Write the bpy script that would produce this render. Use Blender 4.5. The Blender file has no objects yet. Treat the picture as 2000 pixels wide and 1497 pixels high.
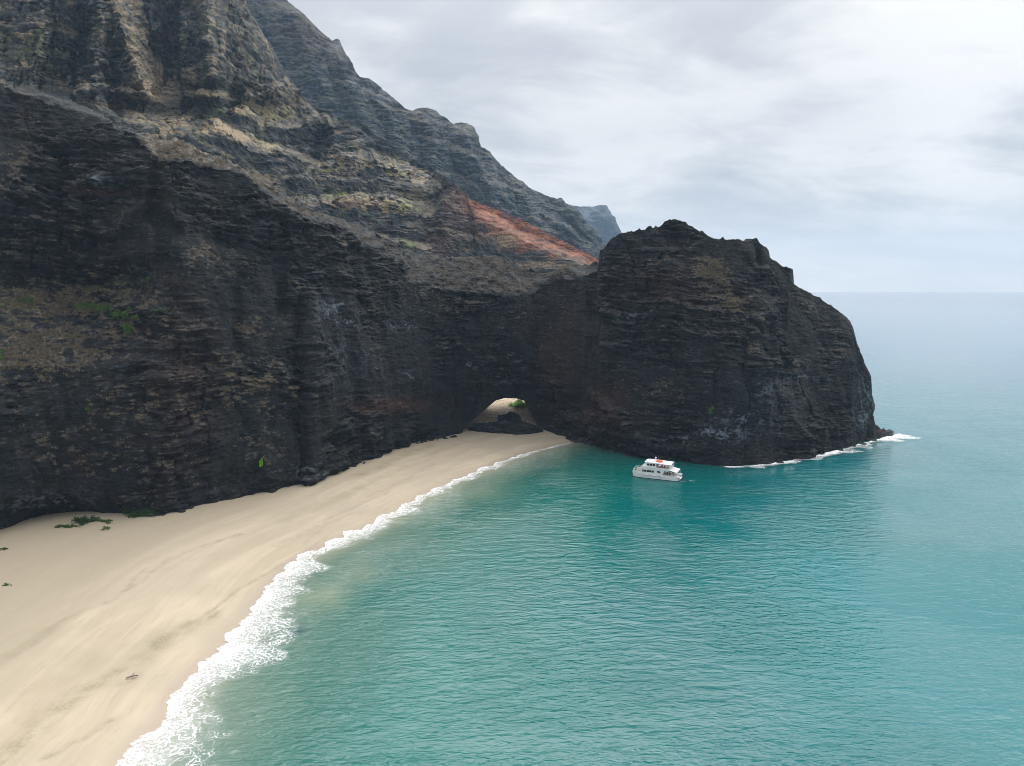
import bpy, bmesh, math, random
import numpy as np
from mathutils import Vector, Matrix

R = math.radians
random.seed(4)
rng = np.random.default_rng(7)
C = bpy.context.scene
COL = C.collection

# ------------------------------------------------------------------ camera, sky, sun, exposure
CAM_H = 75.0
F, CX, CY = 1380.0, 1000.0, 748.5          # focal length and centre in photo pixels
HY = 558.0                                  # true horizontal
PITCH = math.atan((CY - HY) / F)
cam = bpy.data.objects.new('camera', bpy.data.cameras.new('camera'))
COL.objects.link(cam)
cam.location = (0, 0, CAM_H)
cam.rotation_euler = (R(90) - PITCH, 0, 0)
cam.data.sensor_width = 36
cam.data.lens = 36 * F / 2000
cam.data.clip_start = 0.5
cam.data.clip_end = 60000
C.camera = cam
C.view_settings.view_transform = 'Standard'
C.view_settings.look = 'None'
C.view_settings.exposure = 0.1
C.view_settings.gamma = 1.0
C.cycles.filter_width = 0.85

SUN_EL, SUN_AZ = R(48), R(58)               # azimuth clockwise from straight ahead
sl = bpy.data.lights.new('sun', 'SUN')
sl.energy = 1.0
sl.angle = R(30)
sl.color = (1.0, 0.95, 0.88)
sun = bpy.data.objects.new('sun', sl)
COL.objects.link(sun)
sd_ = Vector((math.sin(SUN_AZ) * math.cos(SUN_EL), math.cos(SUN_AZ) * math.cos(SUN_EL), math.sin(SUN_EL)))
sun.rotation_euler = (-sd_).to_track_quat('-Z', 'Y').to_euler()


class NT:
    """small helper for node trees"""
    def __init__(s, tree):
        s.t = tree; s.n = tree.nodes; s.l = tree.links
    def node(s, typ, **kw):
        n = s.n.new(typ)
        for k, v in kw.items():
            if k.startswith('i_'):
                n.inputs[k[2:].replace('_', ' ')].default_value = v
            else:
                setattr(n, k, v)
        return n
    def link(s, a, b): s.l.new(a, b)
    def val(s, inp, v):
        if isinstance(v, bpy.types.NodeSocket): s.link(v, inp)
        else: inp.default_value = v
    def math(s, op, a, b=0.0, clamp=False):
        n = s.node('ShaderNodeMath', operation=op, use_clamp=clamp)
        s.val(n.inputs[0], a); s.val(n.inputs[1], b)
        return n.outputs[0]
    def mix(s, fac, a, b, blend='MIX'):
        n = s.node('ShaderNodeMix', data_type='RGBA', blend_type=blend)
        s.val(n.inputs['Factor'], fac)
        for sk, v in ((n.inputs[6], a), (n.inputs[7], b)):
            if isinstance(v, tuple) and len(v) == 3: v = (*v, 1)
            s.val(sk, v)
        return n.outputs[2]
    def noise(s, vec, scale, detail=3.0, rough=0.55, dist=0.0):
        n = s.node('ShaderNodeTexNoise')
        s.link(vec, n.inputs['Vector'])
        n.inputs['Scale'].default_value = scale
        n.inputs['Detail'].default_value = detail
        n.inputs['Roughness'].default_value = rough
        n.inputs['Distortion'].default_value = dist
        return n.outputs['Fac']
    def mapping(s, vec, scale=(1, 1, 1), rot=(0, 0, 0), loc=(0, 0, 0)):
        n = s.node('ShaderNodeMapping')
        s.link(vec, n.inputs['Vector'])
        n.inputs['Scale'].default_value = scale
        n.inputs['Rotation'].default_value = rot
        n.inputs['Location'].default_value = loc
        return n.outputs[0]
    def ramp(s, fac, stops, interp='LINEAR'):
        n = s.node('ShaderNodeValToRGB')
        s.link(fac, n.inputs[0])
        r = n.color_ramp; r.interpolation = interp
        while len(r.elements) > 1: r.elements.remove(r.elements[0])
        for i, (p, c) in enumerate(stops):
            e = r.elements[0] if i == 0 else r.elements.new(p)
            e.position = p
            if not isinstance(c, tuple): c = (c, c, c)
            e.color = (*c, 1)
        return n.outputs[0]
    def rng(s, v, a, b, c=0.0, d=1.0, smooth=True):
        n = s.node('ShaderNodeMapRange')
        n.interpolation_type = 'SMOOTHSTEP' if smooth else 'LINEAR'
        s.val(n.inputs[0], v)
        for i, x in enumerate((a, b, c, d)): n.inputs[i + 1].default_value = x
        return n.outputs[0]
    def attr(s, name):
        return s.node('ShaderNodeAttribute', attribute_name=name).outputs['Fac']


W = bpy.data.worlds.new('World'); C.world = W; W.use_nodes = True
w = NT(W.node_tree); w.n.clear()
tc = w.node('ShaderNodeTexCoord').outputs['Generated']
sep = w.node('ShaderNodeSeparateXYZ'); w.link(tc, sep.inputs[0])
z = w.math('MAXIMUM', sep.outputs[2], 0.0)
zz = w.math('ADD', z, 0.30)
cmb = w.node('ShaderNodeCombineXYZ')
w.link(w.math('DIVIDE', sep.outputs[0], zz), cmb.inputs[0])
w.link(w.math('DIVIDE', sep.outputs[1], zz), cmb.inputs[1])
cv = cmb.outputs[0]
big = w.noise(w.mapping(cv, (1.1, 1.5, 1), (0, 0, R(14)), (3.1, 1.7, 0)), 1.0, 5.0, 0.55, 0.3)
mid = w.noise(w.mapping(cv, (1.6, 2.4, 1), (0, 0, R(-10)), (0.4, 5.3, 0)), 1.5, 7.0, 0.58, 0.4)
cl = w.math('ADD', w.math('MULTIPLY', big, 0.6), w.math('MULTIPLY', mid, 0.4))
cloud = w.rng(cl, 0.38, 0.60)
base = w.ramp(z, [(0.0, (1.06, 1.03, 1.0)), (0.03, (0.96, 0.945, 0.935)), (0.10, (0.77, 0.775, 0.79)), (0.2, (0.68, 0.70, 0.735)), (0.30, (0.78, 0.795, 0.815)), (0.36, (0.92, 0.93, 0.94)), (0.46, (1.35, 1.37, 1.39)), (0.7, (1.6, 1.63, 1.67)), (1.0, (1.45, 1.48, 1.52))])
amp = w.rng(z, 0.02, 0.15, 0.25, 1.0)
dark = w.mix(1.0, base, (0.74, 0.765, 0.81), 'MULTIPLY')
light = w.mix(1.0, base, (1.22, 1.20, 1.16), 'MULTIPLY')
cloudy = w.mix(w.math('ADD', w.math('MULTIPLY', w.math('SUBTRACT', cloud, 0.5), amp), 0.5), dark, light)
sky = w.node('ShaderNodeTexSky', sky_type='NISHITA')
sky.sun_disc = False
sky.sun_elevation = SUN_EL
sky.sun_rotation = SUN_AZ
glow_dir = w.node('ShaderNodeVectorMath', operation='DOT_PRODUCT')
nrm_ = w.node('ShaderNodeVectorMath', operation='NORMALIZE'); w.link(tc, nrm_.inputs[0]); w.link(nrm_.outputs[0], glow_dir.inputs[0])
glow_dir.inputs[1].default_value = (math.sin(R(5)) * math.cos(R(40)), math.cos(R(5)) * math.cos(R(40)), math.sin(R(40)))     # the thin place in the cloud sheet
glow = w.math('POWER', w.math('MAXIMUM', glow_dir.outputs['Value'], 0.0), 9.0)
glow = w.math('MULTIPLY', glow, w.rng(z, 0.375, 0.66))
gc = w.mix(glow, (0.0, 0.0, 0.0), (8.0, 7.9, 7.75))
cloudy = w.mix(1.0, cloudy, gc, 'ADD')
g2 = w.node('ShaderNodeVectorMath', operation='DOT_PRODUCT'); w.link(nrm_.outputs[0], g2.inputs[0])
g2.inputs[1].default_value = (math.sin(R(33)) * math.cos(R(12)), math.cos(R(33)) * math.cos(R(12)), math.sin(R(12)))
gap2 = w.math('MULTIPLY', w.math('POWER', w.math('MAXIMUM', g2.outputs['Value'], 0.0), 160.0), w.rng(cl, 0.42, 0.56, 0.2, 1.0))
cloudy = w.mix(1.0, cloudy, w.mix(gap2, (0.0, 0.0, 0.0), (0.10, 0.097, 0.09)), 'ADD')
behind = w.rng(sep.outputs[1], -0.55, 0.35, 0.72, 1.0)  # sky behind the camera dimmed so that relief on the cliffs stands out
bc = w.node('ShaderNodeCombineColor')
for i in range(3): w.link(behind, bc.inputs[i])
cloudy = w.mix(1.0, cloudy, bc.outputs[0], 'MULTIPLY')
skys = w.mix(1.0, sky.outputs[0], (0.10, 0.10, 0.10), 'MULTIPLY')
fin = w.mix(0.96, skys, cloudy)
bg = w.node('ShaderNodeBackground'); w.link(fin, bg.inputs[0]); bg.inputs[1].default_value = 1.0
wo = w.node('ShaderNodeOutputWorld'); w.link(bg.outputs[0], wo.inputs[0])

# ------------------------------------------------------------------ projection and noise helpers
sp, cp = math.sin(PITCH), math.cos(PITCH)


def at_Y(px, py, Y):
    """world point at forward distance Y seen in direction (px, py)"""
    dx = (np.asarray(px, float) - CX) / F
    dy = (CY - np.asarray(py, float)) / F
    wy = cp + dy * sp
    wz = -sp + dy * cp
    t = np.asarray(Y, float) / wy
    return np.stack(np.broadcast_arrays(t * dx, np.asarray(Y, float) + 0 * t, CAM_H + t * wz), -1)


def on_plane(px, py, z=0.0):
    dx = (np.asarray(px, float) - CX) / F
    dy = (CY - np.asarray(py, float)) / F
    wy = cp + dy * sp
    wz = np.minimum(-sp + dy * cp, -1e-4)
    t = (z - CAM_H) / wz
    return np.stack([t * dx, t * wy, z + 0 * t], -1)


_perm = rng.permutation(256).astype(np.int32)
_perm = np.concatenate([_perm, _perm, _perm])
_gr = rng.normal(size=(256, 3)).astype(np.float32)
_gr /= np.linalg.norm(_gr, axis=1, keepdims=True)


def perlin(x, y, z, seed=0):
    x = np.asarray(x, np.float32) + seed * 17.31
    y = np.asarray(y, np.float32) + seed * 9.73
    z = np.asarray(z, np.float32) + seed * 5.17
    x, y, z = np.broadcast_arrays(x, y, z)
    xi, yi, zi = np.floor(x), np.floor(y), np.floor(z)
    fx, fy, fz = x - xi, y - yi, z - zi
    xi = xi.astype(np.int32) & 255; yi = yi.astype(np.int32) & 255; zi = zi.astype(np.int32) & 255
    u = fx * fx * fx * (fx * (fx * 6 - 15) + 10)
    v = fy * fy * fy * (fy * (fy * 6 - 15) + 10)
    q = fz * fz * fz * (fz * (fz * 6 - 15) + 10)
    def g(a, b, c):
        h = _gr[_perm[_perm[_perm[(xi + a) & 255] + ((yi + b) & 255)] + ((zi + c) & 255)]]
        return h[..., 0] * (fx - a) + h[..., 1] * (fy - b) + h[..., 2] * (fz - c)
    x00 = g(0, 0, 0) * (1 - u) + g(1, 0, 0) * u
    x10 = g(0, 1, 0) * (1 - u) + g(1, 1, 0) * u
    x01 = g(0, 0, 1) * (1 - u) + g(1, 0, 1) * u
    x11 = g(0, 1, 1) * (1 - u) + g(1, 1, 1) * u
    return ((x00 * (1 - v) + x10 * v) * (1 - q) + (x01 * (1 - v) + x11 * v) * q) * 1.6


def fbm(x, y, z, oct=3, seed=0, gain=0.5, ridged=False):
    a, s, tot = 1.0, 0.0, 0.0
    for o in range(oct):
        f = 2.03 ** o
        n = perlin(x * f, y * f, z * f, seed + o * 3)
        if ridged: n = 1 - 2 * np.abs(n)
        s = s + a * n
        tot += a; a *= gain
    return s / tot


def sstep(a, b, x):
    t = np.clip((x - a) / (b - a), 0, 1)
    return t * t * (3 - 2 * t)


def curve(pts, sm=0):
    """piecewise curve y(x) through points; smoothed a little so corners are not polygonal"""
    p = np.array(pts, float)
    def f(x):
        x = np.asarray(x, float)
        if not sm: return np.interp(x, p[:, 0], p[:, 1])
        return sum(np.interp(x + k * sm, p[:, 0], p[:, 1]) for k in (-1, -.5, 0, .5, 1)) / 5
    return f


def poly_dist(x, y, pts):
    """distance to a polyline, signed side (left positive) and arc length along it"""
    x = np.asarray(x, np.float32); y = np.asarray(y, np.float32)
    best = np.full(x.shape, 1e12, np.float32); side = np.ones(x.shape, np.float32); al = np.zeros(x.shape, np.float32)
    acc = 0.0
    for (ax, ay), (bx, by) in zip(pts[:-1], pts[1:]):
        ex, ey = bx - ax, by - ay
        L = math.hypot(ex, ey)
        if L < 1e-6: continue
        t = np.clip(((x - ax) * ex + (y - ay) * ey) / (L * L), 0, 1)
        dx, dy = x - (ax + t * ex), y - (ay + t * ey)
        d = dx * dx + dy * dy
        m = d < best
        best = np.where(m, d, best)
        side = np.where(m, np.where(ex * dy - ey * dx > 0, 1.0, -1.0), side)
        al = np.where(m, acc + t * L, al)
        acc += L
    return np.sqrt(best), side, al


def inside(px, py, poly):
    c = np.zeros(np.shape(px), bool)
    n = len(poly)
    for i in range(n):
        x1, y1 = poly[i]; x2, y2 = poly[(i + 1) % n]
        if y1 == y2: continue
        hit = ((y1 > py) != (y2 > py)) & (px < (x2 - x1) * (py - y1) / (y2 - y1) + x1)
        c ^= hit
    return c


def soft_poly(px, py, poly, soft=8.0):
    d, _, _ = poly_dist(px, py, poly + [poly[0]])
    sgn = np.where(inside(px, py, poly), 1.0, -1.0)
    return sstep(-soft, soft, sgn * d)


def blobs(px, py, lst):
    m = np.zeros(np.shape(px), np.float32)
    for x, y, rx, ry, a in lst:
        d = ((px - x) / rx) ** 2 + ((py - y) / ry) ** 2
        m = np.maximum(m, a * np.exp(-d * 1.2))
    return m


def chaikin(p, n=2):
    p = [tuple(q) for q in p]
    for _ in range(n):
        r = [p[0]]
        for a, b in zip(p[:-1], p[1:]):
            r.append((a[0] * .75 + b[0] * .25, a[1] * .75 + b[1] * .25))
            r.append((a[0] * .25 + b[0] * .75, a[1] * .25 + b[1] * .75))
        r.append(p[-1]); p = r
    return p


def mesh_np(name, V, Fq, mat, attrs=None, smooth=True):
    me = bpy.data.meshes.new(name)
    V = np.ascontiguousarray(V, np.float32).reshape(-1, 3)
    Fq = np.ascontiguousarray(Fq, np.int32)
    k = Fq.shape[1]
    me.vertices.add(len(V)); me.vertices.foreach_set('co', V.ravel())
    me.loops.add(Fq.size); me.loops.foreach_set('vertex_index', Fq.ravel())
    me.polygons.add(len(Fq)); me.polygons.foreach_set('loop_start', np.arange(0, Fq.size, k, dtype=np.int32))
    me.update(calc_edges=True)
    me.polygons.foreach_set('use_smooth', np.full(len(Fq), smooth))
    for n, a in (attrs or {}).items():
        at = me.attributes.new(n, 'FLOAT', 'POINT')
        at.data.foreach_set('value', np.ascontiguousarray(a, np.float32).ravel())
    me.materials.append(mat)
    o = bpy.data.objects.new(name, me)
    COL.objects.link(o)
    return o


def grid_faces(nu, nv, flip=False):
    i = np.arange(nu * nv).reshape(nv, nu)
    q = np.stack([i[:-1, :-1], i[:-1, 1:], i[1:, 1:], i[1:, :-1]], -1).reshape(-1, 4)
    return q[:, ::-1] if flip else q


def grid_normals(P):
    du = np.gradient(P, axis=1); dv = np.gradient(P, axis=0)
    n = np.cross(du, dv)
    return n / (np.linalg.norm(n, axis=-1, keepdims=True) + 1e-9)


def tag(o, label=None, cat=None, group=None, kind=None):
    for k, v in (('label', label), ('category', cat), ('group', group), ('kind', kind)):
        if v: o[k] = v
    return o


def new_mat(name):
    m = bpy.data.materials.new(name); m.use_nodes = True
    t = NT(m.node_tree); t.n.clear()
    out = t.node('ShaderNodeOutputMaterial')
    b = t.node('ShaderNodeBsdfPrincipled')
    t.link(b.outputs[0], out.inputs[0])
    return m, t, b


# ------------------------------------------------------------------ shoreline and beach height
SHORE_PX = [(60, 1750), (250, 1497), (330, 1410), (360, 1350), (405, 1300), (440, 1262), (478, 1215), (512, 1168), (545, 1128),
            (585, 1095), (640, 1068), (720, 1030), (765, 1008), (810, 980), (850, 958), (890, 940), (940, 920), (1000, 896), (1060, 878), (1120, 864)]
_s = on_plane([p[0] for p in SHORE_PX], [p[1] for p in SHORE_PX])[:, :2]
SHORE = [(-80.0, -120.0), (-66.0, 20.0)] + [tuple(q) for q in _s] + [(60.0, 352.0), (120.0, 356.0)]
SHORE = chaikin(SHORE, 2)


def shore_sd(x, y):
    d, s, al = poly_dist(x, y, SHORE)
    return -d * s, al          # positive towards the sea


def beach_z(x, y, sd=None):
    if sd is None: sd, _ = shore_sd(x, y)
    t = np.maximum(-sd, 0)
    land = 0.10 * np.minimum(t, 9) + 0.035 * np.clip(t - 9, 0, 70) + 0.5 * sstep(20, 30, t)
    return np.where(sd < 0, land, np.maximum(-0.13 * sd, -5.0))


def on_beach(px, py):
    zc = np.zeros(np.shape(px))
    for _ in range(6):
        p = on_plane(px, py, zc)
        zc = beach_z(p[..., 0], p[..., 1])
        zc = np.maximum(zc, 0)
    p = on_plane(px, py, zc)
    return p


# ------------------------------------------------------------------ materials of the setting
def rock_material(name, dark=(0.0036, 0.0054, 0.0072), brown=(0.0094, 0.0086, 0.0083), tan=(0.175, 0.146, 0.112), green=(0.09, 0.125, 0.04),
                  red=(0.20, 0.068, 0.038), scree_light=(0.050, 0.046, 0.043), pale=(0.105, 0.13, 0.16), s=1.0, bump=0.8):
    m, t, b = new_mat(name)
    tcn = t.node('ShaderNodeTexCoord').outputs['Object']
    strat = t.noise(t.mapping(tcn, (0.13 * s, 0.13 * s, 0.85 * s)), 1.0, 5.0, 0.65, 1.2)
    streak = t.noise(t.mapping(tcn, (0.16 * s, 0.16 * s, 0.018 * s)), 1.0, 4.0, 0.6, 0.3)
    patch = t.noise(tcn, 0.035 * s, 4.0, 0.6)
    fine = t.noise(t.mapping(tcn, (1, 1, 1.8)), 0.9 * s, 5.0, 0.7)
    f = t.math('ADD', t.math('MULTIPLY', streak, 0.55), t.math('MULTIPLY', patch, 0.45))
    col = t.mix(t.rng(f, 0.42, 0.62), dark, brown)
    cell = t.noise(t.mapping(tcn, (1, 1, 1.6)), 0.22 * s, 6.0, 0.75)
    stain = t.noise(t.mapping(tcn, (0.55 * s, 0.55 * s, 0.03 * s)), 1.0, 4.0, 0.65, 0.2)
    grain = t.noise(tcn, 2.3 * s, 3.0, 0.8)
    lum = t.math('MULTIPLY', t.math('MULTIPLY', t.rng(strat, 0.3, 0.72, 0.74, 1.28), t.rng(fine, 0.3, 0.70, 0.4, 1.8)), t.rng(cell, 0.33, 0.68, 0.45, 1.8))
    lum = t.math('MULTIPLY', t.math('MULTIPLY', lum, t.rng(stain, 0.34, 0.66, 0.62, 1.45)), t.rng(grain, 0.32, 0.70, 0.5, 1.7))
    cc = t.node('ShaderNodeCombineColor')
    for i in range(3): t.link(lum, cc.inputs[i])
    bluish = t.mix(t.math('MULTIPLY', t.rng(strat, 0.56, 0.70), t.rng(patch, 0.45, 0.6)), col, (0.032, 0.040, 0.049))
    col = t.mix(1.0, bluish, cc.outputs[0], 'MULTIPLY')
    vary = t.math('MULTIPLY', t.rng(fine, 0.3, 0.72, 0.6, 1.35), t.rng(grain, 0.3, 0.7, 0.65, 1.35))
    for an, c in (('scree_light', scree_light), ('red', red), ('tan', tan), ('green', green), ('pale', pale)):
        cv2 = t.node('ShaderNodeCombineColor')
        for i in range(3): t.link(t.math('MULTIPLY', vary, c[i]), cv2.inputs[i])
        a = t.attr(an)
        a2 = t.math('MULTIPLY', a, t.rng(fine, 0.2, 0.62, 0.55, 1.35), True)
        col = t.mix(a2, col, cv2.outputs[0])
    t.link(col, b.inputs['Base Color'])
    b.inputs['Roughness'].default_value = 0.85
    b.inputs['Specular IOR Level'].default_value = 0.3
    h = t.math('ADD', t.math('MULTIPLY', strat, 0.9), t.math('MULTIPLY', fine, 0.6))
    bp = t.node('ShaderNodeBump'); bp.inputs['Strength'].default_value = bump; bp.inputs['Distance'].default_value = 0.9 / s
    t.link(h, bp.inputs['Height']); t.link(bp.outputs[0], b.inputs['Normal'])
    return m


M_CLIFF = rock_material('basalt_cliff')
M_HILL = rock_material('terraced_hill_rock', dark=(0.0075, 0.012, 0.0165), brown=(0.0195, 0.0225, 0.0245), s=0.6, tan=(0.29, 0.217, 0.135), green=(0.125, 0.155, 0.035), red=(0.27, 0.092, 0.045), scree_light=(0.040, 0.046, 0.046))  # bluish tones carry some of the distance haze in the rock colour
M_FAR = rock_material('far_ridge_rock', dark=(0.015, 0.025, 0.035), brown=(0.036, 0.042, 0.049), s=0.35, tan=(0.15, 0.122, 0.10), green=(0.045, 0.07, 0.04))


# ------------------------------------------------------------------ relief builder: rock faces with real depth
def relief(name, P, back_xyz, mat, attrs, under=None):
    """P: front grid (rows from foot to crest). back_xyz: rows behind the crest. under: rows that lead to the foot from behind."""
    rows = ([under] if under is not None else []) + [P, back_xyz]
    A = np.concatenate(rows, 0)
    nu, nv = A.shape[1], A.shape[0]
    full = {}
    for k, a in attrs.items():
        parts = ([np.repeat(a[:1], len(under), 0)] if under is not None else []) + [a, np.repeat(a[-1:], len(back_xyz), 0)]
        full[k] = np.concatenate(parts, 0)
    return mesh_np(name, A, grid_faces(nu, nv), mat, full)


def back_rows(P, end, n=14, hump=0.0):
    t = np.linspace(0, 1, n + 1)[1:, None, None]
    crest = P[-1][None]
    out = crest.copy().repeat(n, 0)
    ty = np.sqrt(t)
    out[..., :2] = crest[..., :2] * (1 - ty) + end[None, :, :2] * ty
    out[..., 2:] = crest[..., 2:] * (1 - t ** 1.6) + end[None, :, 2:] * t ** 1.6
    nz = fbm(out[..., 0] / 12, out[..., 1] / 12, out[..., 2] / 12, 3, 5)
    out[..., 2] += 1.5 * nz * (1 - t[..., 0])
    return out


# ------------------------------------------------------------------ 1. the sea cliff with its arch and headland
E_BASE = curve([(-400, 1150), (-60, 1066), (0, 1050), (60, 1032), (130, 1016), (180, 1010), (240, 1014), (300, 1011), (340, 1002), (400, 985), (460, 970), (560, 950),
                (610, 940), (640, 928), (720, 900), (770, 880), (830, 862), (895, 853), (1000, 850), (1060, 847), (1090, 852), (1120, 864), (1160, 878), (1240, 891), (1300, 900),
                (1380, 910), (1430, 912), (1500, 906), (1560, 894), (1620, 882), (1680, 866), (1710, 858), (1738, 851), (1745, 850)], 6)
ARCH = curve([(896, 900), (900, 856), (906, 834), (930, 815), (952, 797), (968, 783), (985, 778), (1010, 779), (1024, 783), (1032, 800), (1040, 815), (1050, 832), (1064, 846), (1072, 900)])
E_TOP = curve([(-400, 60), (-100, 150), (0, 168), (66, 171), (100, 186), (140, 198), (189, 217), (217, 243), (240, 262), (262, 264), (300, 276), (350, 272), (400, 295), (450, 315), (500, 345),
               (560, 385), (600, 405), (650, 425), (700, 442), (760, 470), (800, 490), (840, 504), (900, 502), (960, 499), (990, 508), (1020, 520), (1058, 534), (1085, 528), (1120, 522),
               (1150, 516), (1168, 512), (1174, 492), (1180, 484), (1190, 474), (1210, 456), (1250, 449), (1288, 441), (1300, 432), (1314, 426), (1323, 426), (1345, 437), (1370, 452), (1392, 466),
               (1420, 468), (1450, 471), (1462, 466), (1474, 467), (1486, 479), (1498, 482), (1502, 498), (1520, 512), (1544, 527), (1546, 552), (1560, 564), (1585, 576), (1610, 592), (1640, 612),
               (1658, 626), (1664, 640), (1668, 668), (1676, 690), (1684, 715), (1692, 728), (1700, 760), (1708, 790), (1709, 830), (1716, 838), (1730, 843), (1745, 848)])
E_EDGE = curve([(-400, 60), (0, 168), (217, 246), (259, 268), (297, 299), (308, 318), (367, 313), (420, 327), (469, 334), (490, 355), (518, 376), (546, 397), (556, 425), (595, 432), (649, 444), (675, 456),
                (700, 481), (737, 487), (764, 503), (780, 519), (800, 552), (842, 562), (927, 575), (990, 578), (1040, 574), (1058, 560), (1085, 545), (1120, 545), (1150, 540), (1168, 520), (1174, 480), (1800, 400)])
E_LEAN = curve([(-400, 55), (0, 48), (300, 42), (550, 38), (800, 30), (900, 16), (1000, 12), (1100, 20), (1150, 32), (1166, 34), (1182, 14), (1320, 42), (1500, 46), (1600, 40), (1680, 16), (1720, 4), (1745, 1)])


def build_cliff():
    px1 = np.concatenate([np.linspace(-380, 0, 190, endpoint=False), np.linspace(0, 860, 640, endpoint=False), np.linspace(860, 1110, 300, endpoint=False), np.linspace(1110, 1745, 520)])
    nv = 600
    base = E_BASE(px1); top = E_TOP(px1)
    pb = on_beach(px1, base)
    Yb = pb[:, 1]
    Yb = np.convolve(np.pad(Yb, 6, mode='edge'), np.ones(13) / 13, 'valid')
    arch_on = (px1 > 897) & (px1 < 1071)
    ar = ARCH(px1)
    foot = np.where(arch_on, np.minimum(ar, base + 14), base + 14)
    vv = np.linspace(0, 1, nv)[:, None]
    PX = np.repeat(px1[None], nv, 0)
    PY = foot * (1 - vv) + np.minimum(top, foot - 2) * vv
    S = np.clip((base - PY) / np.maximum(base - top, 1), -0.05, 1)          # 0 foot, 1 crest
    h = 0.45 * S + 0.55 * np.clip(S, 0, 1) ** 2
    Y = Yb + E_LEAN(px1) * h
    # scree slopes above the dark edge lean back
    edge = E_EDGE(PX + 8 * perlin(PX / 40, PY / 40, 0, 3)) + 6 * perlin(PX / 14, PY / 14, 1, 4)
    above = np.maximum(0, edge - PY)
    Y = Y + 0.30 * above * (PX < 1172)
    # the sloping ledge on the left
    lw = sstep(360, 180, PX + 40 * perlin(PX / 50, PY / 50, 2, 5))
    Y = Y + lw * (0.16 * np.clip(715 - PY, 0, 150) - 0.05 * np.clip(565 - PY, 0, 200))
    # the undercut at the left foot and the half dome above the arch
    Y = Y + 7 * np.exp(-((PX - 90) / 150) ** 2) * sstep(965, 1010, PY)
    Y = Y + 13 * np.exp(-((PX - 985) / 120) ** 2 - ((PY - 810) / 75) ** 2)
    # deep vertical grooves and buttress edges
    for gx, y0, y1, dep, wd in ((581, 600, 960, 3.0, 12), (310, 320, 560, 4.0, 14), (553, 425, 620, 3.5, 10), (690, 470, 600, 4, 12), (1160, 500, 640, 6, 12), (1478, 480, 560, 5, 9), (1452, 560, 900, 2.5, 14),
                                (1525, 560, 760, 3, 12), (120, 300, 480, 3, 20), (460, 560, 700, 2.5, 10)):
        wob = 10 * perlin(PY / 60, gx * 0.1, 0, 8)
        Y = Y + dep * np.exp(-((PX - gx - wob) / wd) ** 2) * sstep(y0 - 20, y0 + 20, PY) * sstep(y1 + 20, y1 - 20, PY)
    Y = Y - 4 * np.exp(-((PX - 615) / 26) ** 2) * sstep(520, 620, PY)
    # diagonal dyke running down to the arch, and crack on the left wall
    dk, _, _ = poly_dist(PX, PY, [(860, 640), (930, 700), (962, 745), (985, 778)])
    Y = Y - 1.6 * np.exp(-(dk / 6) ** 2)
    dk2, _, _ = poly_dist(PX, PY, [(365, 690), (430, 755), (470, 810)])
    Y = Y + 0.7 * np.exp(-(dk2 / 5) ** 2)
    dk3, _, _ = poly_dist(PX, PY, [(1150, 770), (1200, 810), (1260, 865)])
    Y = Y - 1.8 * np.exp(-(dk3 / 9) ** 2)
    P = at_Y(PX, PY, Y)
    # foot rows that lie under the ground go straight down
    N = grid_normals(P)
    x, y, zc = P[..., 0], P[..., 1], P[..., 2]
    calm = 0.12 + 0.88 * sstep(-0.1, 0.22, fbm(x / 36, y / 36, zc / 30, 3, 31))     # massive smooth walls against broken layered rock
    big = 5.6 * fbm(x / 38, y / 38, zc / 55, 3, 11)
    flute = 2.4 * fbm(x / 11, y / 11, zc / 70, 2, 14)
    blk = 2.7 * fbm(x / 8, y / 8, zc / 7, 4, 17)
    wz = zc + 3.0 * fbm(x / 40, y / 40, zc / 60, 2, 21) + 0.06 * x
    st0 = fbm(x / 26, y / 26, wz / 7.5, 3, 22, 0.55)
    st1 = fbm(x / 13, y / 13, wz / 2.4, 3, 23, 0.6)
    st0 = np.sign(st0) * np.abs(st0) ** 0.7; st1 = np.sign(st1) * np.abs(st1) ** 0.7
    st2 = 1 - 2 * np.abs(perlin(x / 9, y / 9, wz / 1.5, 27))
    fine = fbm(x / 2.2, y / 2.2, zc / 1.3, 2, 29)
    crk = np.clip(1 - np.abs(perlin(x / 24 + .22 * perlin(x / 9, y / 9, zc / 9, 37), y / 24, zc / 190, 36)) / 0.09, 0, 1) * sstep(-.2, .25, perlin(x / 50, y / 50, zc / 40, 38))
    crk2 = np.clip(1 - np.abs(perlin(x / 10, y / 10, zc / 30 + .4 * perlin(x / 6, y / 6, zc / 6, 39), 40)) / 0.12, 0, 1) * calm
    D = big + flute + blk * calm + calm * (2.9 * st0 + 1.8 * st1 + 0.45 * st2) + (0.45 + 0.5 * calm) * fine - 1.3 * crk - 1.2 * crk2
    scr = sstep(0, 12, above) * (PX < 1172)
    D = D * (1 - 0.45 * scr)
    edgefade = 0.3 + 0.7 * sstep(1745, 1690, PX)
    # keep the arch's own outline and the crest close to the photographed ones
    cr = 1 - 0.3 * sstep(0.93, 1.0, vv)
    da, _, _ = poly_dist(PX, PY, [(897, 866), (900, 856), (906, 834), (930, 815), (952, 797), (968, 783), (985, 778), (1010, 779), (1024, 783), (1032, 800), (1040, 815), (1050, 832), (1064, 848)])
    D = D * edgefade * cr * (0.12 + 0.88 * sstep(0, 55, da))
    Nh = N.copy(); Nh[..., 2] *= 0.4
    P = P + Nh * D[..., None]
    P[-1, :, 2] += 1.5 * fbm(px1 / 9, 0, 0, 3, 41) + 0.6 * np.sign(fbm(px1 / 13, 3, 0, 2, 43)) * np.abs(fbm(px1 / 13, 3, 0, 2, 43)) ** .5
    P[-2, :, 2] += 0.4 * fbm(px1 / 9, 0, 0, 3, 41)
    # colours: the rock, what grows on it, and highlights painted on up-facing ledges
    N2 = grid_normals(P)
    up = N2[..., 2]
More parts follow.
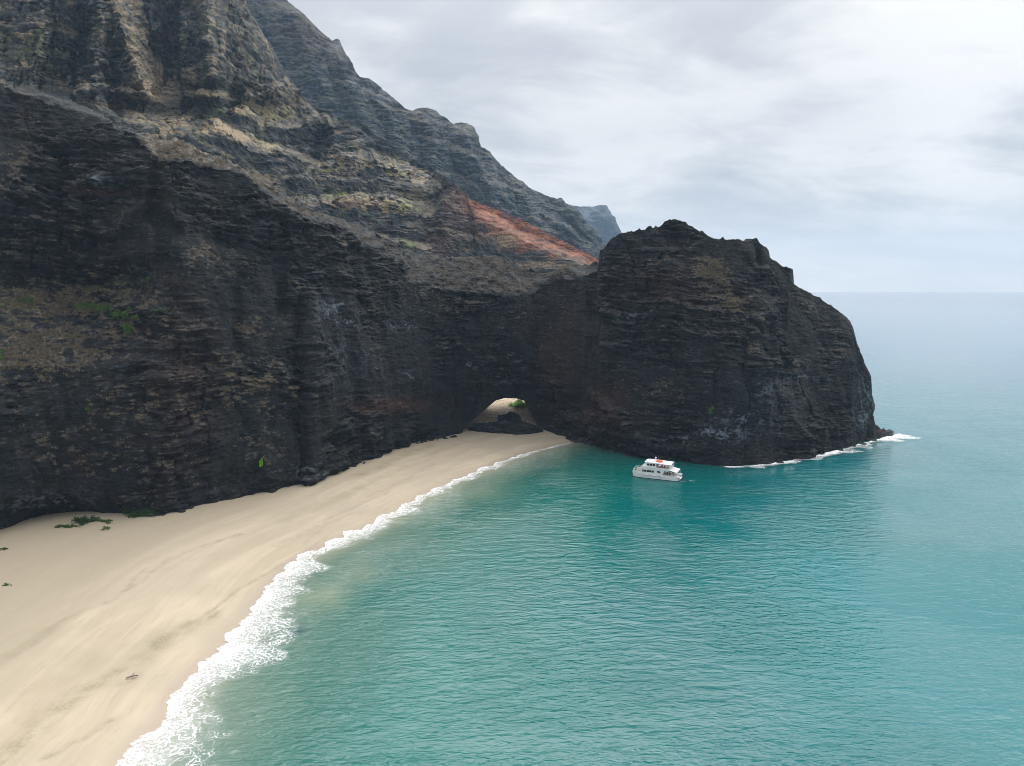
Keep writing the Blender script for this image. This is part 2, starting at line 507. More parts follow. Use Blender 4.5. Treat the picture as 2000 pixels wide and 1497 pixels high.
    n1 = fbm(x / 4.5, y / 4.5, zc / 2.8, 4, 51, .6); n2 = fbm(x / 1.4, y / 1.4, zc / 1.0, 2, 55)
    wx = PX + 22 * fbm(x / 14, y / 14, zc / 9, 2, 57); wy = PY + 14 * fbm(x / 14, y / 14, zc / 9, 2, 58)
    veg_zone = blobs(wx, wy, [(120, 590, 190, 50, 1.0), (60, 680, 170, 60, 1.0), (280, 640, 90, 25, .9), (190, 530, 110, 30, .5), (130, 430, 150, 70, .38), (30, 350, 80, 60, .35), (250, 800, 170, 50, .5), (90, 860, 120, 60, .35),
                              (200, 900, 190, 60, .45), (480, 640, 60, 20, .7), (440, 700, 50, 18, .9), (470, 745, 80, 50, .75), (540, 760, 60, 80, .55), (500, 860, 60, 60, .45), (400, 500, 60, 35, .55), (430, 520, 60, 25, .5),
                              (660, 470, 30, 12, .8), (240, 985, 70, 16, .7), (330, 940, 70, 30, .35), (1385, 525, 40, 22, 1.7), (1400, 550, 35, 18, 1.5), (1425, 590, 40, 28, 1.4), (1470, 650, 25, 60, .5), (1275, 512, 40, 10, .6),
                              (1620, 700, 14, 90, .45), (1580, 600, 40, 16, .5), (1180, 560, 40, 50, .3), (850, 575, 40, 12, .7), (900, 600, 60, 16, .5), (1010, 620, 70, 16, .3), (1540, 710, 40, 10, .4), (1300, 760, 70, 25, .22), (1240, 760, 70, 12, .3)])
    tan = veg_zone * (0.22 + 0.95 * sstep(0.05, 0.5, up)) * sstep(-0.1, 0.32, n1 + 0.5 * n2 + 0.35 * (veg_zone - 0.5))
    tan = np.maximum(tan, 0.12 * sstep(0.45, 0.8, up) * sstep(0.05, 0.4, n1))
    scree_light = scr * np.where(PX < 560, 0.25, 1.0) * sstep(-0.35, 0.3, n1 * .6 + 1.2 * n2)
    scree_light = np.maximum(scree_light, 0.5 * sstep(0.35, 0.8, up) * sstep(-0.1, 0.45, n1 + 0.5 * n2) * calm)  # paler tone on up-facing ledges stands in for their highlights
    tan = np.maximum(tan, scr * sstep(620, 420, PX) * sstep(-0.3, 0.2, n1) * sstep(230, 330, PX) * 0.9)
    green = blobs(wx, wy, [(1385, 519, 26, 8, .9), (800, 478, 22, 9, .7), (180, 560, 80, 18, .45), (20, 590, 60, 30, .45)]) * sstep(-0.1, 0.25, n1)
    pale = blobs(wx, wy, [(80, 985, 90, 16, .8), (590, 925, 40, 18, .8), (640, 605, 30, 25, .55), (680, 630, 30, 10, .7), (790, 640, 25, 8, .8), (800, 735, 20, 10, .7), (1000, 745, 40, 5, .4), (1400, 845, 70, 16, .75),
                          (1460, 820, 60, 20, .5), (1690, 780, 16, 40, .9), (1680, 820, 20, 30, .7), (1340, 860, 50, 14, .5), (1500, 770, 50, 40, .35), (1240, 620, 40, 12, .4), (1560, 740, 60, 10, .4), (920, 710, 16, 8, .7), (660, 700, 60, 60, .22), (210, 355, 40, 12, .5)])
    pale = np.clip(1.5 * pale, 0, 1) * sstep(-0.05, 0.4, n1 + n2 * 0.7)
    red = blobs(wx, wy, [(200, 375, 70, 8, .12), (300, 390, 40, 10, .07), (1090, 690, 60, 120, .08), (40, 200, 14, 90, .05), (360, 770, 60, 200, .06), (760, 790, 80, 16, .18), (1180, 800, 60, 60, .1), (1300, 560, 120, 40, .08)])
    # rows under the arch and behind
    dpt = np.where(arch_on, 38.0, 20.0)[None]
    t = np.linspace(1, 0, 12, endpoint=False)[:, None, None]
    f0 = P[0][None]
    under = np.repeat(f0, 12, 0)
    under[..., 1] += dpt * t[..., 0]
    under[..., 0] += f0[..., 0] / np.maximum(f0[..., 1], 1) * dpt * t[..., 0]
    aw = arch_on.astype(float)[None]
    under[..., 2] += aw * (1.2 * t[..., 0] + 0.7 * fbm(under[..., 0] / 3, under[..., 1] / 3, under[..., 2] / 3, 3, 61) * np.minimum(1, 3 * t[..., 0]))
    end = under[0].copy()
    thick = np.where(px1 > 1172, 30, 26)
    end[:, 1] = np.where(arch_on, end[:, 1], end[:, 1] + 0)
    crestY = P[-1][:, 1]
    ext = np.maximum(0, crestY + 16 - end[:, 1]) * (~arch_on) * np.clip(np.minimum(np.abs(px1 - 897), np.abs(px1 - 1071)) / 60, 0, 1) * sstep(1745, 1640, px1)
    end[:, 1] += ext
    end[:, 0] += ext * end[:, 0] / np.maximum(end[:, 1], 1)
    br = back_rows(P, end)
    # the floor of the tunnel's back must meet the back wall
    under[0] = end
    o = relief('sea_cliff', P, br, M_CLIFF, dict(tan=tan, scree_light=scree_light, green=green, pale=pale, red=red), under)
    tag(o, kind='structure')
    return o, P, PX, PY, tan, scree_light, N2


cliff, CP, CPX, CPY, CTAN, CSCREE_LIGHT, CN = build_cliff()


def on_cliff(px, py):
    """the point of the cliff's face whose lattice direction is nearest to (px, py)"""
    d = (CPX - px) ** 2 + (CPY - py) ** 2
    k = np.unravel_index(np.argmin(d), d.shape)
    return Vector(CP[k].tolist()), Vector(CN[k].tolist())


# ------------------------------------------------------------------ 2. terraced hillside with the fluted spurs
H_TOP = curve([(-400, -260), (300, -240), (440, -140), (475, -10), (490, 28), (520, 75), (546, 122), (567, 154), (595, 192), (611, 208), (640, 218), (665, 232), (695, 240), (718, 239), (731, 262), (757, 279),
               (783, 297), (813, 317), (849, 331), (862, 341), (885, 360), (908, 377), (916, 393), (921, 413), (931, 442), (947, 462), (960, 475), (976, 491), (993, 504), (1025, 527), (1058, 540), (1100, 560), (1140, 580)])
H_Y0 = curve([(-400, 330), (0, 345), (300, 390), (600, 470), (800, 520), (900, 560), (1000, 600), (1140, 660)], 20)
# ledges: (curve of the ledge's upper edge in the photograph, height in pixels, set-back in metres, tan, green)
LEDGES = [
    ([(380, 238), (425, 233), (470, 255), (520, 280), (590, 300), (640, 312)], 22, 26, 1.0, .35),
    ([(440, 212), (480, 203), (520, 232), (570, 236), (612, 214), (660, 236)], 20, 26, .85, .75),
    ([(350, 172), (400, 175), (470, 182), (520, 166), (560, 150), (600, 190)], 14, 18, .8, .5),
    ([(140, 170), (200, 160), (260, 172), (300, 186), (340, 195)], 12, 15, .8, .2),
    ([(200, 205), (260, 214), (300, 222), (350, 222), (390, 205)], 26, 26, .75, .2),
    ([(300, 255), (360, 238), (395, 250)], 26, 24, .8, .1),
    ([(480, 275), (560, 280), (640, 290), (720, 262)], 8, 9, .35, .1),
    ([(600, 330), (640, 305), (700, 290), (740, 300), (800, 330), (860, 352)], 26, 30, .62, .5),
    ([(560, 385), (640, 380), (700, 375), (780, 384), (830, 395), (870, 380)], 26, 30, .75, .75),
    ([(540, 345), (620, 342), (700, 350), (760, 345), (830, 362)], 9, 10, .45, .2),
    ([(720, 290), (780, 310), (840, 345), (880, 372)], 14, 14, .6, .4),
    ([(640, 255), (700, 250), (730, 272)], 7, 6, .4, .1),
    ([(700, 455), (760, 462), (820, 470), (860, 480)], 16, 16, .5, .6),
    ([(780, 430), (860, 445), (930, 470)], 8, 7, .3, .1),
]


# the fluted spurs: how far each edge, ridge and gully floor stands forward, at three heights
SPURS = [
    ([-380, -100, 0, 80, 110, 165, 182, 205, 262, 318, 340, 345, 352, 388, 440, 470, 490], [0, 10, 20, 30, 8, 2, 16, 40, 8, 20, 4, 6, 20, 36, 24, 8, 0]),
    ([-380, -100, 0, 84, 96, 168, 182, 240, 292, 312, 340, 348, 354, 392, 470, 520, 548], [10, 25, 30, 44, 8, 3, 34, 66, 14, 26, 6, 10, 44, 66, 50, 30, 0]),
    ([-380, -100, 0, 70, 78, 136, 143, 283, 312, 322, 338, 352, 357, 425, 520, 590, 614], [10, 30, 38, 46, 6, 8, 42, 72, 24, 20, 12, 16, 58, 74, 62, 52, 8]),
]
PATCH_TAN = [
    (1.0, 0, [(379, 259), (400, 241), (416, 233), (430, 235), (489, 267), (551, 289), (532, 297), (500, 286), (469, 275), (414, 265)]),
    (.9, 0, [(447, 217), (485, 196), (508, 206), (540, 208), (571, 205), (580, 228), (536, 239), (493, 227), (461, 224)]),
    (.75, 1, [(309, 231), (352, 219), (379, 234), (367, 262), (324, 283), (285, 266)]),
    (.8, 0, [(293, 140), (312, 140), (340, 184), (309, 201), (262, 174), (285, 156)]),
    (.7, 0, [(355, 170), (414, 179), (467, 180), (462, 191), (406, 190), (361, 181)]),
    (.65, 1, [(489, 148), (559, 158), (608, 207), (575, 213), (508, 193), (477, 191)]),
    (.6, 1, [(200, 205), (270, 210), (300, 222), (290, 245), (230, 232)]),
    (.55, 1, [(590, 348), (626, 305), (684, 281), (743, 301), (731, 332), (665, 338), (618, 358)]),
    (.75, 1, [(739, 300), (782, 310), (837, 334), (870, 352), (821, 362), (755, 338), (738, 318)]),
    (.8, 1, [(606, 392), (640, 380), (690, 374), (743, 386), (802, 391), (806, 418), (743, 416), (665, 408)]),
    (.5, 1, [(650, 428), (700, 440), (780, 470), (750, 462), (690, 448)]),
    (.5, 1, [(400, 285), (450, 300), (540, 345), (560, 380), (500, 345), (440, 318)]),
]
PATCH_GREEN = [
    (.75, 0, [(480, 262), (520, 274), (556, 290), (532, 298), (500, 286)]),
    (.85, 0, [(505, 213), (540, 211), (570, 206), (576, 229), (536, 239), (500, 228)]),
    (.7, 0, [(383, 219), (446, 211), (414, 234), (387, 242)]),
    (.55, 0, [(359, 172), (414, 181), (467, 182), (462, 190), (406, 188)]),
    (.8, 0, [(620, 392), (650, 376), (690, 375), (680, 384), (640, 392)]),
    (.8, 0, [(780, 392), (802, 392), (806, 410), (786, 406)]), (.6, 1, [(750, 392), (790, 392), (800, 416), (750, 408)]),
    (.9, 0, [(774, 463), (800, 472), (822, 489), (804, 491)]),
    (.5, 1, [(600, 345), (640, 320), (690, 315), (650, 335)]), (.6, 1, [(745, 318), (790, 330), (800, 345), (760, 336)]),
]


def build_hill():
    px1 = np.linspace(-380, 1135, 1000)
    nv = 560
    top = H_TOP(px1)
    bot = np.interp(px1, [-380, 0, 300, 600, 800, 1135], [330, 330, 400, 520, 600, 650])
    vv = np.linspace(0, 1, nv)[:, None]
    PX = np.repeat(px1[None], nv, 0)
    PY = bot * (1 - vv) + top * vv
    Y = np.repeat(H_Y0(px1)[None], nv, 0) + 0.22 * (bot - PY)
    wpx = PX + 16 * fbm(PX / 40, PY / 40, 0, 4, 3); wpy = PY + 13 * fbm(PX / 34, PY / 30, 4, 5, 4, 0.6)
    gap = sstep(-0.32, 0.02, fbm(PX / 45, PY / 24, 9, 4, 5))
    tan = np.zeros_like(PX); green = np.zeros_like(PX)
    for pts, hgt, run, a, g in LEDGES:
        x0, x1 = pts[0][0], pts[-1][0]
        c = np.interp(wpx, [p[0] for p in pts], [p[1] for p in pts])
        m = sstep(x0 - 12, x0 + 22, wpx) * sstep(x1 + 12, x1 - 22, wpx)
        hh = hgt * (0.8 + 0.75 * perlin(PX / 48, 0, len(pts) + hgt, 6) + 0.4 * perlin(PX / 14, 0, hgt, 7))
        tt = np.clip((c + hh - wpy) / hh, 0, 1)
        Y = Y + 1.5 * run * tt * m
        band = sstep(-0.1, 0.12, (c + hh - wpy) / hh) * sstep(1.25, 0.9, (c + hh - wpy) / hh) * m
        band = band * (0.25 + 0.75 * gap)
        tan = np.maximum(tan, 0.38 * a * band)
        green = np.maximum(green, 0.4 * g * band * sstep(-0.15, 0.3, perlin(PX / 45, PY / 20, 3, 9)))
    # spurs: ridges that come forward, gullies between them
    low = sstep(215, 150, PY)                                              # how far up in the spurs
    up_t = np.clip((190 - PY) / 250, -0.2, 2)
    sx = PX + 5 * fbm(PX / 26, PY / 20, 1, 4, 45, .6)
    relf = np.zeros_like(PX); flank = np.zeros_like(PX)
    kx = np.array([k_[0] for k_ in SPURS]); kh = np.array([k_[1] for k_ in SPURS])
    lev = np.array([-60., 60., 180.])
    X_ = [np.interp(PY, lev, kx[:, i]) for i in range(kx.shape[1])]
    H_ = [np.interp(PY, lev, kh[:, i]) for i in range(kx.shape[1])]
    for i in range(kx.shape[1] - 1):
        q_ = (sx - X_[i]) / np.maximum(X_[i + 1] - X_[i], 1)
        m = (q_ >= 0) & (q_ < 1)
        relf = np.where(m, H_[i] * (1 - q_) + H_[i + 1] * q_, relf)
        fl = {7: .75, 9: .3, 13: .16, 14: .24, 15: .3, 2: .12}.get(i, 0)
        if fl: flank = np.where(m, fl * (1 - .5 * np.clip(q_, 0, 1)), flank)
    rib = 1 - np.abs(fbm(wpx / 21, PY / 150, 2, 3, 44)) * 2
    Y = Y - low * (1.9 * relf + 7 * rib) + low * 88
    # talus fan between the two main spurs
    fan = np.exp(-((PX - 305) / (10 + 0.55 * np.clip(PY - 95, 0, 100))) ** 2) * sstep(100, 145, PY) * sstep(215, 180, PY)
    tan = np.maximum(tan, 0.85 * fan)
    Y = Y - fan * 14
    P = at_Y(PX, PY, Y)
    N = grid_normals(P)
    x, y, zc = P[..., 0], P[..., 1], P[..., 2]
    wz = zc + 4 * fbm(x / 70, y / 70, zc / 90, 2, 21)
    layer = fbm(x / 60, y / 60, wz / 5.5, 3, 23, 0.6)
    layer2 = 1 - 2 * np.abs(perlin(x / 22, y / 22, wz / 3.0, 27))
    soft = 1 - 0.75 * np.clip(tan, 0, 1)
    layer = np.sign(layer) * np.abs(layer) ** 0.7
    brk = 0.3 + 0.9 * sstep(-.25, .3, fbm(x / 40, y / 40, zc / 30, 3, 35))
    D = (6.0 - 4.4 * low) * fbm(x / 55, y / 55, zc / 75, 3, 11) + soft * ((1.7 + 1.6 * low) * brk * layer + 0.6 * brk * layer2 + 4.6 * fbm(x / 16, y / 16, zc / 15, 5, 17, 0.58)) + 0.8 * fbm(x / 3.5, y / 3.5, zc / 2.5, 2, 29)
    D = D + low * soft * 2.2 * fbm(x / 9, y / 9, zc / 60, 2, 33)
    cr = 1 - 0.45 * sstep(0.94, 1.0, vv)
    Nh = N.copy(); Nh[..., 2] *= 0.5
    P = P + Nh * (D * cr)[..., None]
    P[-1, :, 2] += 1.6 * fbm(px1 / 8, 0, 0, 3, 41)
    N2 = grid_normals(P); up = N2[..., 2]
    n1 = fbm(x / 14, y / 14, zc / 5, 3, 51); n2 = fbm(x / 4, y / 4, zc / 2, 2, 55)
    tan = tan * sstep(-0.42, 0.1, n1 + 0.6 * n2)
    vx = PX + 7 * fbm(PX / 17, PY / 12, 0, 4, 71, .6); vy = PY + 6 * fbm(PX / 17, PY / 12, 5, 4, 72, .6)
    spot = sstep(-.5, .05, n1 + .8 * n2); rough_ = sstep(-.15, .3, n1 + .8 * n2)
    for a, mot, pl in PATCH_TAN:
        tan = np.maximum(tan, a * soft_poly(vx, vy, pl, 4) * (rough_ if mot else spot))
    for a, mot, pl in PATCH_GREEN:
        green = np.maximum(green * .9, a * soft_poly(vx, vy, pl, 5) * (rough_ if mot else spot))
    keep_green = green.copy()
    tan = np.maximum(tan, 0.36 * sstep(0.35, 0.75, up + 0.2 * n2) * sstep(-0.1, 0.4, n1))
    # crest of the second spur and the dry saddles
    tan = np.maximum(tan, low * flank * sstep(-.3, .3, n1 + .7 * n2))
    tan = np.maximum(tan, low * 0.55 * sstep(.62, .95, rib) * sstep(-.1, .35, n1 + .5 * n2))
    crest2, _, _ = poly_dist(wpx, wpy, [(222, 10), (262, 100), (285, 165)])
    tan = np.maximum(tan, 0.8 * np.exp(-(crest2 / 16) ** 2) * sstep(-0.2, 0.3, n1 + n2) * low)
    tan = np.maximum(tan, blobs(wpx, wpy, [(510, 195, 50, 30, .75), (250, 200, 90, 20, .5), (560, 215, 50, 25, .5), (650, 330, 60, 30, .4), (800, 380, 50, 30, .35), (330, 235, 60, 18, .6)]) * sstep(-0.3, 0.25, n1 + n2))
    mott = sstep(-0.05, 0.5, fbm(x / 20, y / 20, zc / 20, 3, 63)) * 0.45
    green = np.maximum(green * sstep(-0.35, 0.15, n2 + n1 * 0.5), keep_green * .9)
    green = np.maximum(green, mott * low * sstep(230, 60, PX) * 0.9)
    green = np.maximum(green, mott * 0.35)
    red = blobs(wpx, wpy, [(900, 395, 30, 60, .3), (700, 398, 55, 9, .22), (940, 450, 20, 30, .25), (860, 470, 40, 60, .12)]) + 0.0 * PX
    pale = blobs(wpx, wpy, [(885, 410, 18, 30, .45), (870, 370, 25, 12, .4)]) * sstep(-0.1, 0.3, n1 + n2)
    scree_light = np.maximum(blobs(wpx, wpy, [(300, 320, 60, 20, .6)]), 0.75 * low * sstep(-.3, .35, layer + .5 * n2))
    end = P[-1].copy()
    end[:, 1] += 120; end[:, 0] *= (end[:, 1]) / (end[:, 1] - 120); end[:, 2] = -4
    foot = P[:1].repeat(6, 0)
    foot[..., 2] = P[0][None, :, 2] * np.linspace(0, 1, 6, endpoint=False)[:, None] - 4 * (1 - np.linspace(0, 1, 6, endpoint=False)[:, None])
    o = relief('terraced_hillside', P, back_rows(P, end), M_HILL, dict(tan=tan, scree_light=scree_light, green=green, pale=pale, red=red), foot)
    tag(o, kind='structure')


build_hill()


# ------------------------------------------------------------------ 3. other ridges
def build_ridge(name, mat, top_pts, bot_pts, Y0_pts, slope, nu, nv, amp, sc, colour, back=150, spurs=(), benches=(), seed=0):
    px1 = np.linspace(top_pts[0][0], top_pts[-1][0], nu)
    top = curve(top_pts)(px1); bot = curve(bot_pts)(px1)
    vv = np.linspace(0, 1, nv)[:, None]
    PX = np.repeat(px1[None], nv, 0)
    PY = bot * (1 - vv) + top * vv
    Y = curve(Y0_pts, 15)(PX) + slope * (bot - PY)
    wpx = PX + 9 * fbm(PX / 36, PY / 36, seed, 2, 3); wpy = PY + 6 * fbm(PX / 26, PY / 26, 4 + seed, 3, 4)
    rel = np.zeros_like(PX)
    for pts, wd, dep in spurs:
        pts = sorted(pts, key=lambda q: q[1])
        c = np.interp(PY, [p[1] for p in pts], [p[0] for p in pts])
        m = sstep(pts[0][1] - 4, pts[0][1] + 30, PY)
        rel = np.maximum(rel, m * dep * np.clip(1 - np.abs(wpx - c) / wd, 0, 1))
    Y = Y - rel
    tan = np.zeros_like(PX)
    for pts, hgt, run, a in benches:
        c = np.interp(wpx, [p[0] for p in pts], [p[1] for p in pts])
        m = sstep(pts[0][0] - 10, pts[0][0] + 15, wpx) * sstep(pts[-1][0] + 10, pts[-1][0] - 15, wpx)
        tt = (c + hgt - wpy) / hgt
        Y = Y + run * np.clip(tt, 0, 1) * m
        tan = np.maximum(tan, a * sstep(-.1, .15, tt) * sstep(1.3, .9, tt) * m)
    P = at_Y(PX, PY, Y)
    N = grid_normals(P)
    x, y, zc = P[..., 0], P[..., 1], P[..., 2]
    wz = zc + sc * 6 * fbm(x / (90 * sc), y / (90 * sc), zc / (90 * sc), 2, 21 + seed)
    D = amp * (1.7 * fbm(x / (60 * sc), y / (60 * sc), zc / (90 * sc), 3, 11 + seed) + 0.6 * fbm(x / (50 * sc), y / (50 * sc), wz / (6 * sc), 3, 23 + seed, 0.6)
               + 0.35 * (1 - 2 * np.abs(perlin(x / (20 * sc), y / (20 * sc), wz / (3 * sc), 27))) + 1.9 * fbm(x / (17 * sc), y / (17 * sc), zc / (14 * sc), 6, 17 + seed, 0.6) + 0.7 * fbm(x / (22 * sc), y / (22 * sc), zc / (120 * sc), 3, 19 + seed, 0.5, True))
    cr = 1 - 0.5 * sstep(0.93, 1.0, vv)
    Nh = N.copy(); Nh[..., 2] *= 0.5
    P = P + Nh * (D * cr)[..., None]
    P[-1, :, 2] += amp * 0.35 * fbm(px1 / 7, seed, 0, 3, 41)
    N2 = grid_normals(P)
    n1 = fbm(x / (16 * sc), y / (16 * sc), zc / (6 * sc), 3, 51); n2 = fbm(x / (4 * sc), y / (4 * sc), zc / (2.5 * sc), 2, 55)
    at = colour(PX, PY, wpx, wpy, N2[..., 2], n1, n2, tan)
    for k in ('tan', 'scree_light', 'green', 'pale', 'red'): at.setdefault(k, np.zeros_like(PX))
    end = P[-1].copy()
    end[:, 0] *= (end[:, 1] + back) / end[:, 1]; end[:, 1] += back; end[:, 2] = -4
    fl = np.linspace(0, 1, 4, endpoint=False)[:, None]
    foot = P[:1].repeat(4, 0)
    foot[..., 2] = P[0][None, :, 2] * fl - 4 * (1 - fl)
    o = relief(name, P, back_rows(P, end), mat, at, foot)
    tag(o, kind='structure')
    return o


def col_red(PX, PY, wx, wy, up, n1, n2, tan):
    soil = soft_poly(wx, wy, [(905, 380), (985, 414), (1045, 440), (1105, 470), (1185, 508), (1190, 540), (1150, 522), (1095, 492), (1040, 490), (1008, 488), (985, 478), (950, 440), (925, 432)], 15)
    return dict(red=np.clip(soil * (0.62 + 0.7 * n1 + .35 * n2) + 0.25 * sstep(0, .4, n1), 0, 1), tan=0.2 * sstep(.3, .6, up) * sstep(0, .3, n1) + blobs(wx, wy, [(985, 470, 30, 16, .5), (1060, 520, 90, 8, .5)]), pale=0 * PX)


build_ridge('red_soil_ridge', M_HILL, [(860, 360), (905, 386), (925, 393), (950, 402), (980, 414), (1010, 426), (1040, 441), (1070, 456), (1100, 472), (1140, 492), (1180, 514), (1240, 545)],
            [(860, 600), (1240, 620)], [(860, 650), (1240, 690)], 0.35, 320, 200, 2.2, 1.0, col_red, back=90, benches=[([(930, 402), (985, 430), (1040, 460), (1100, 484), (1180, 522)], 22, 26, 0.0)], seed=2)


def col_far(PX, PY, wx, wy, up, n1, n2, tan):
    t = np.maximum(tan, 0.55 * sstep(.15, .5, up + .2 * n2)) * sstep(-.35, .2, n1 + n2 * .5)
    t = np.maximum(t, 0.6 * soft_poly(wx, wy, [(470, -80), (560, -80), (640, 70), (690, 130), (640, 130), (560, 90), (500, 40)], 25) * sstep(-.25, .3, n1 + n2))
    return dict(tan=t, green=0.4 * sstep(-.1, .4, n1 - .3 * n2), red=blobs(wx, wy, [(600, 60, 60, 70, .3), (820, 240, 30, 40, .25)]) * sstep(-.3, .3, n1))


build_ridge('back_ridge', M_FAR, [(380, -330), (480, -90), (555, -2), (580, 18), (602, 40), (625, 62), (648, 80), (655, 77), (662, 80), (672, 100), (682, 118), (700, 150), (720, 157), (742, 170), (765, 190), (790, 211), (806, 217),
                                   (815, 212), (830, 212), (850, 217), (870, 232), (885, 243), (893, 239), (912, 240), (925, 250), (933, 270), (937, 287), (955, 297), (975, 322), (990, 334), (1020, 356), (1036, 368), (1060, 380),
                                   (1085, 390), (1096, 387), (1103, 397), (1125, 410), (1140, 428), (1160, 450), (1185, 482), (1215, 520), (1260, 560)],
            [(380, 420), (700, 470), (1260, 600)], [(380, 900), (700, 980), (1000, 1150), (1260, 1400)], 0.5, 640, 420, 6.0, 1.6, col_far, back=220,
            spurs=[([(740, 170), (770, 250), (790, 330)], 60, 40), ([(815, 215), (850, 280), (845, 330)], 40, 45), ([(905, 240), (920, 300), (960, 370), (975, 430)], 48, 55), ([(1000, 345), (1020, 390), (1060, 450)], 36, 35),
                   ([(1030, 400), (1090, 440), (1150, 480)], 36, 35), ([(650, 80), (700, 220), (720, 300)], 70, 45), ([(560, 0), (620, 150), (660, 250)], 70, 40), ([(1096, 388), (1130, 440), (1170, 490)], 26, 30)],
            benches=[([(820, 262), (900, 285), (940, 300)], 10, 16, .7), ([(930, 340), (1000, 365), (1060, 390)], 10, 16, .5), ([(1010, 370), (1060, 392), (1110, 410)], 8, 14, .5), ([(1020, 418), (1090, 432), (1130, 452)], 10, 18, .6),
                     ([(860, 330), (920, 350), (950, 380)], 10, 16, .4), ([(650, 150), (720, 180), (780, 220)], 9, 14, .4), ([(980, 440), (1080, 450), (1170, 490)], 8, 14, .5)], seed=5)


def col_head(PX, PY, wx, wy, up, n1, n2, tan):
    return dict(tan=.25 * sstep(-.1, .4, n1), green=.2 * sstep(0, .4, n2))


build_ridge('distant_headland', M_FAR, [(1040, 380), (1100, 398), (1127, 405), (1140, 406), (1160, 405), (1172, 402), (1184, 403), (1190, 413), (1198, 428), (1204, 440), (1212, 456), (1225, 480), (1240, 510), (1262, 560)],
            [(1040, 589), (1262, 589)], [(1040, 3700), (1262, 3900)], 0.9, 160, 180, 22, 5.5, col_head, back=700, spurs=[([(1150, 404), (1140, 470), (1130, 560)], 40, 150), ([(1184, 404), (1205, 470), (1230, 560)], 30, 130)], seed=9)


# ------------------------------------------------------------------ 4. beach
def sand_material():
    m, t, b = new_mat('beach_sand')
    sd = t.attr('sd'); al = t.attr('al'); trk = t.attr('track'); grn = t.attr('weed')
    cm = t.node('ShaderNodeCombineXYZ')
    t.link(t.math('MULTIPLY', sd, 0.16), cm.inputs[0]); t.link(t.math('MULTIPLY', al, 0.022), cm.inputs[1])
    st = t.noise(cm.outputs[0], 1.0, 6.0, 0.6, 0.7)
    cm2 = t.node('ShaderNodeCombineXYZ')
    t.link(t.math('MULTIPLY', sd, 0.9), cm2.inputs[0]); t.link(t.math('MULTIPLY', al, 0.12), cm2.inputs[1])
    st2 = t.noise(cm2.outputs[0], 1.0, 5.0, 0.65, 0.5)
    tcn = t.node('ShaderNodeTexCoord').outputs['Object']
    fine = t.noise(tcn, 2.2, 5.0, 0.7)
    patch = t.noise(tcn, 0.05, 4.0, 0.55)
    col = t.mix(t.rng(st, 0.35, 0.66), (0.385, 0.318, 0.232), (0.462, 0.388, 0.288))
    col = t.mix(t.rng(patch, 0.35, 0.68, 0, 0.6), col, (0.355, 0.302, 0.226))
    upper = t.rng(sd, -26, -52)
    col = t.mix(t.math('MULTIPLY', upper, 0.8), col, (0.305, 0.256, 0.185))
    col = t.mix(t.math('MULTIPLY', t.rng(st2, 0.52, 0.7), 0.32), col, (0.29, 0.24, 0.172))
    col = t.mix(t.math('MULTIPLY', trk, t.rng(fine, 0.3, 0.62, 0.35, 1.0)), col, (0.25, 0.205, 0.155))
    col = t.mix(t.math('MULTIPLY', grn, t.rng(fine, 0.3, 0.65, 0.25, 1.0)), col, (0.20, 0.18, 0.10))
    wet = t.rng(t.math('ADD', sd, t.math('MULTIPLY', t.math('SUBTRACT', st, 0.5), 9.0)), -5.0, -0.5)
    col = t.mix(t.math('MULTIPLY', wet, 0.85), col, (0.315, 0.25, 0.195))
    t.link(col, b.inputs['Base Color'])
    t.link(t.math('SUBTRACT', 0.9, t.math('MULTIPLY', wet, 0.5)), b.inputs['Roughness'])
    b.inputs['Specular IOR Level'].default_value = 0.3
    bp = t.node('ShaderNodeBump'); bp.inputs['Strength'].default_value = 0.35; bp.inputs['Distance'].default_value = 0.12
    t.link(t.math('ADD', fine, t.math('MULTIPLY', st2, 1.2)), bp.inputs['Height'])
    t.link(bp.outputs[0], b.inputs['Normal'])
    return m


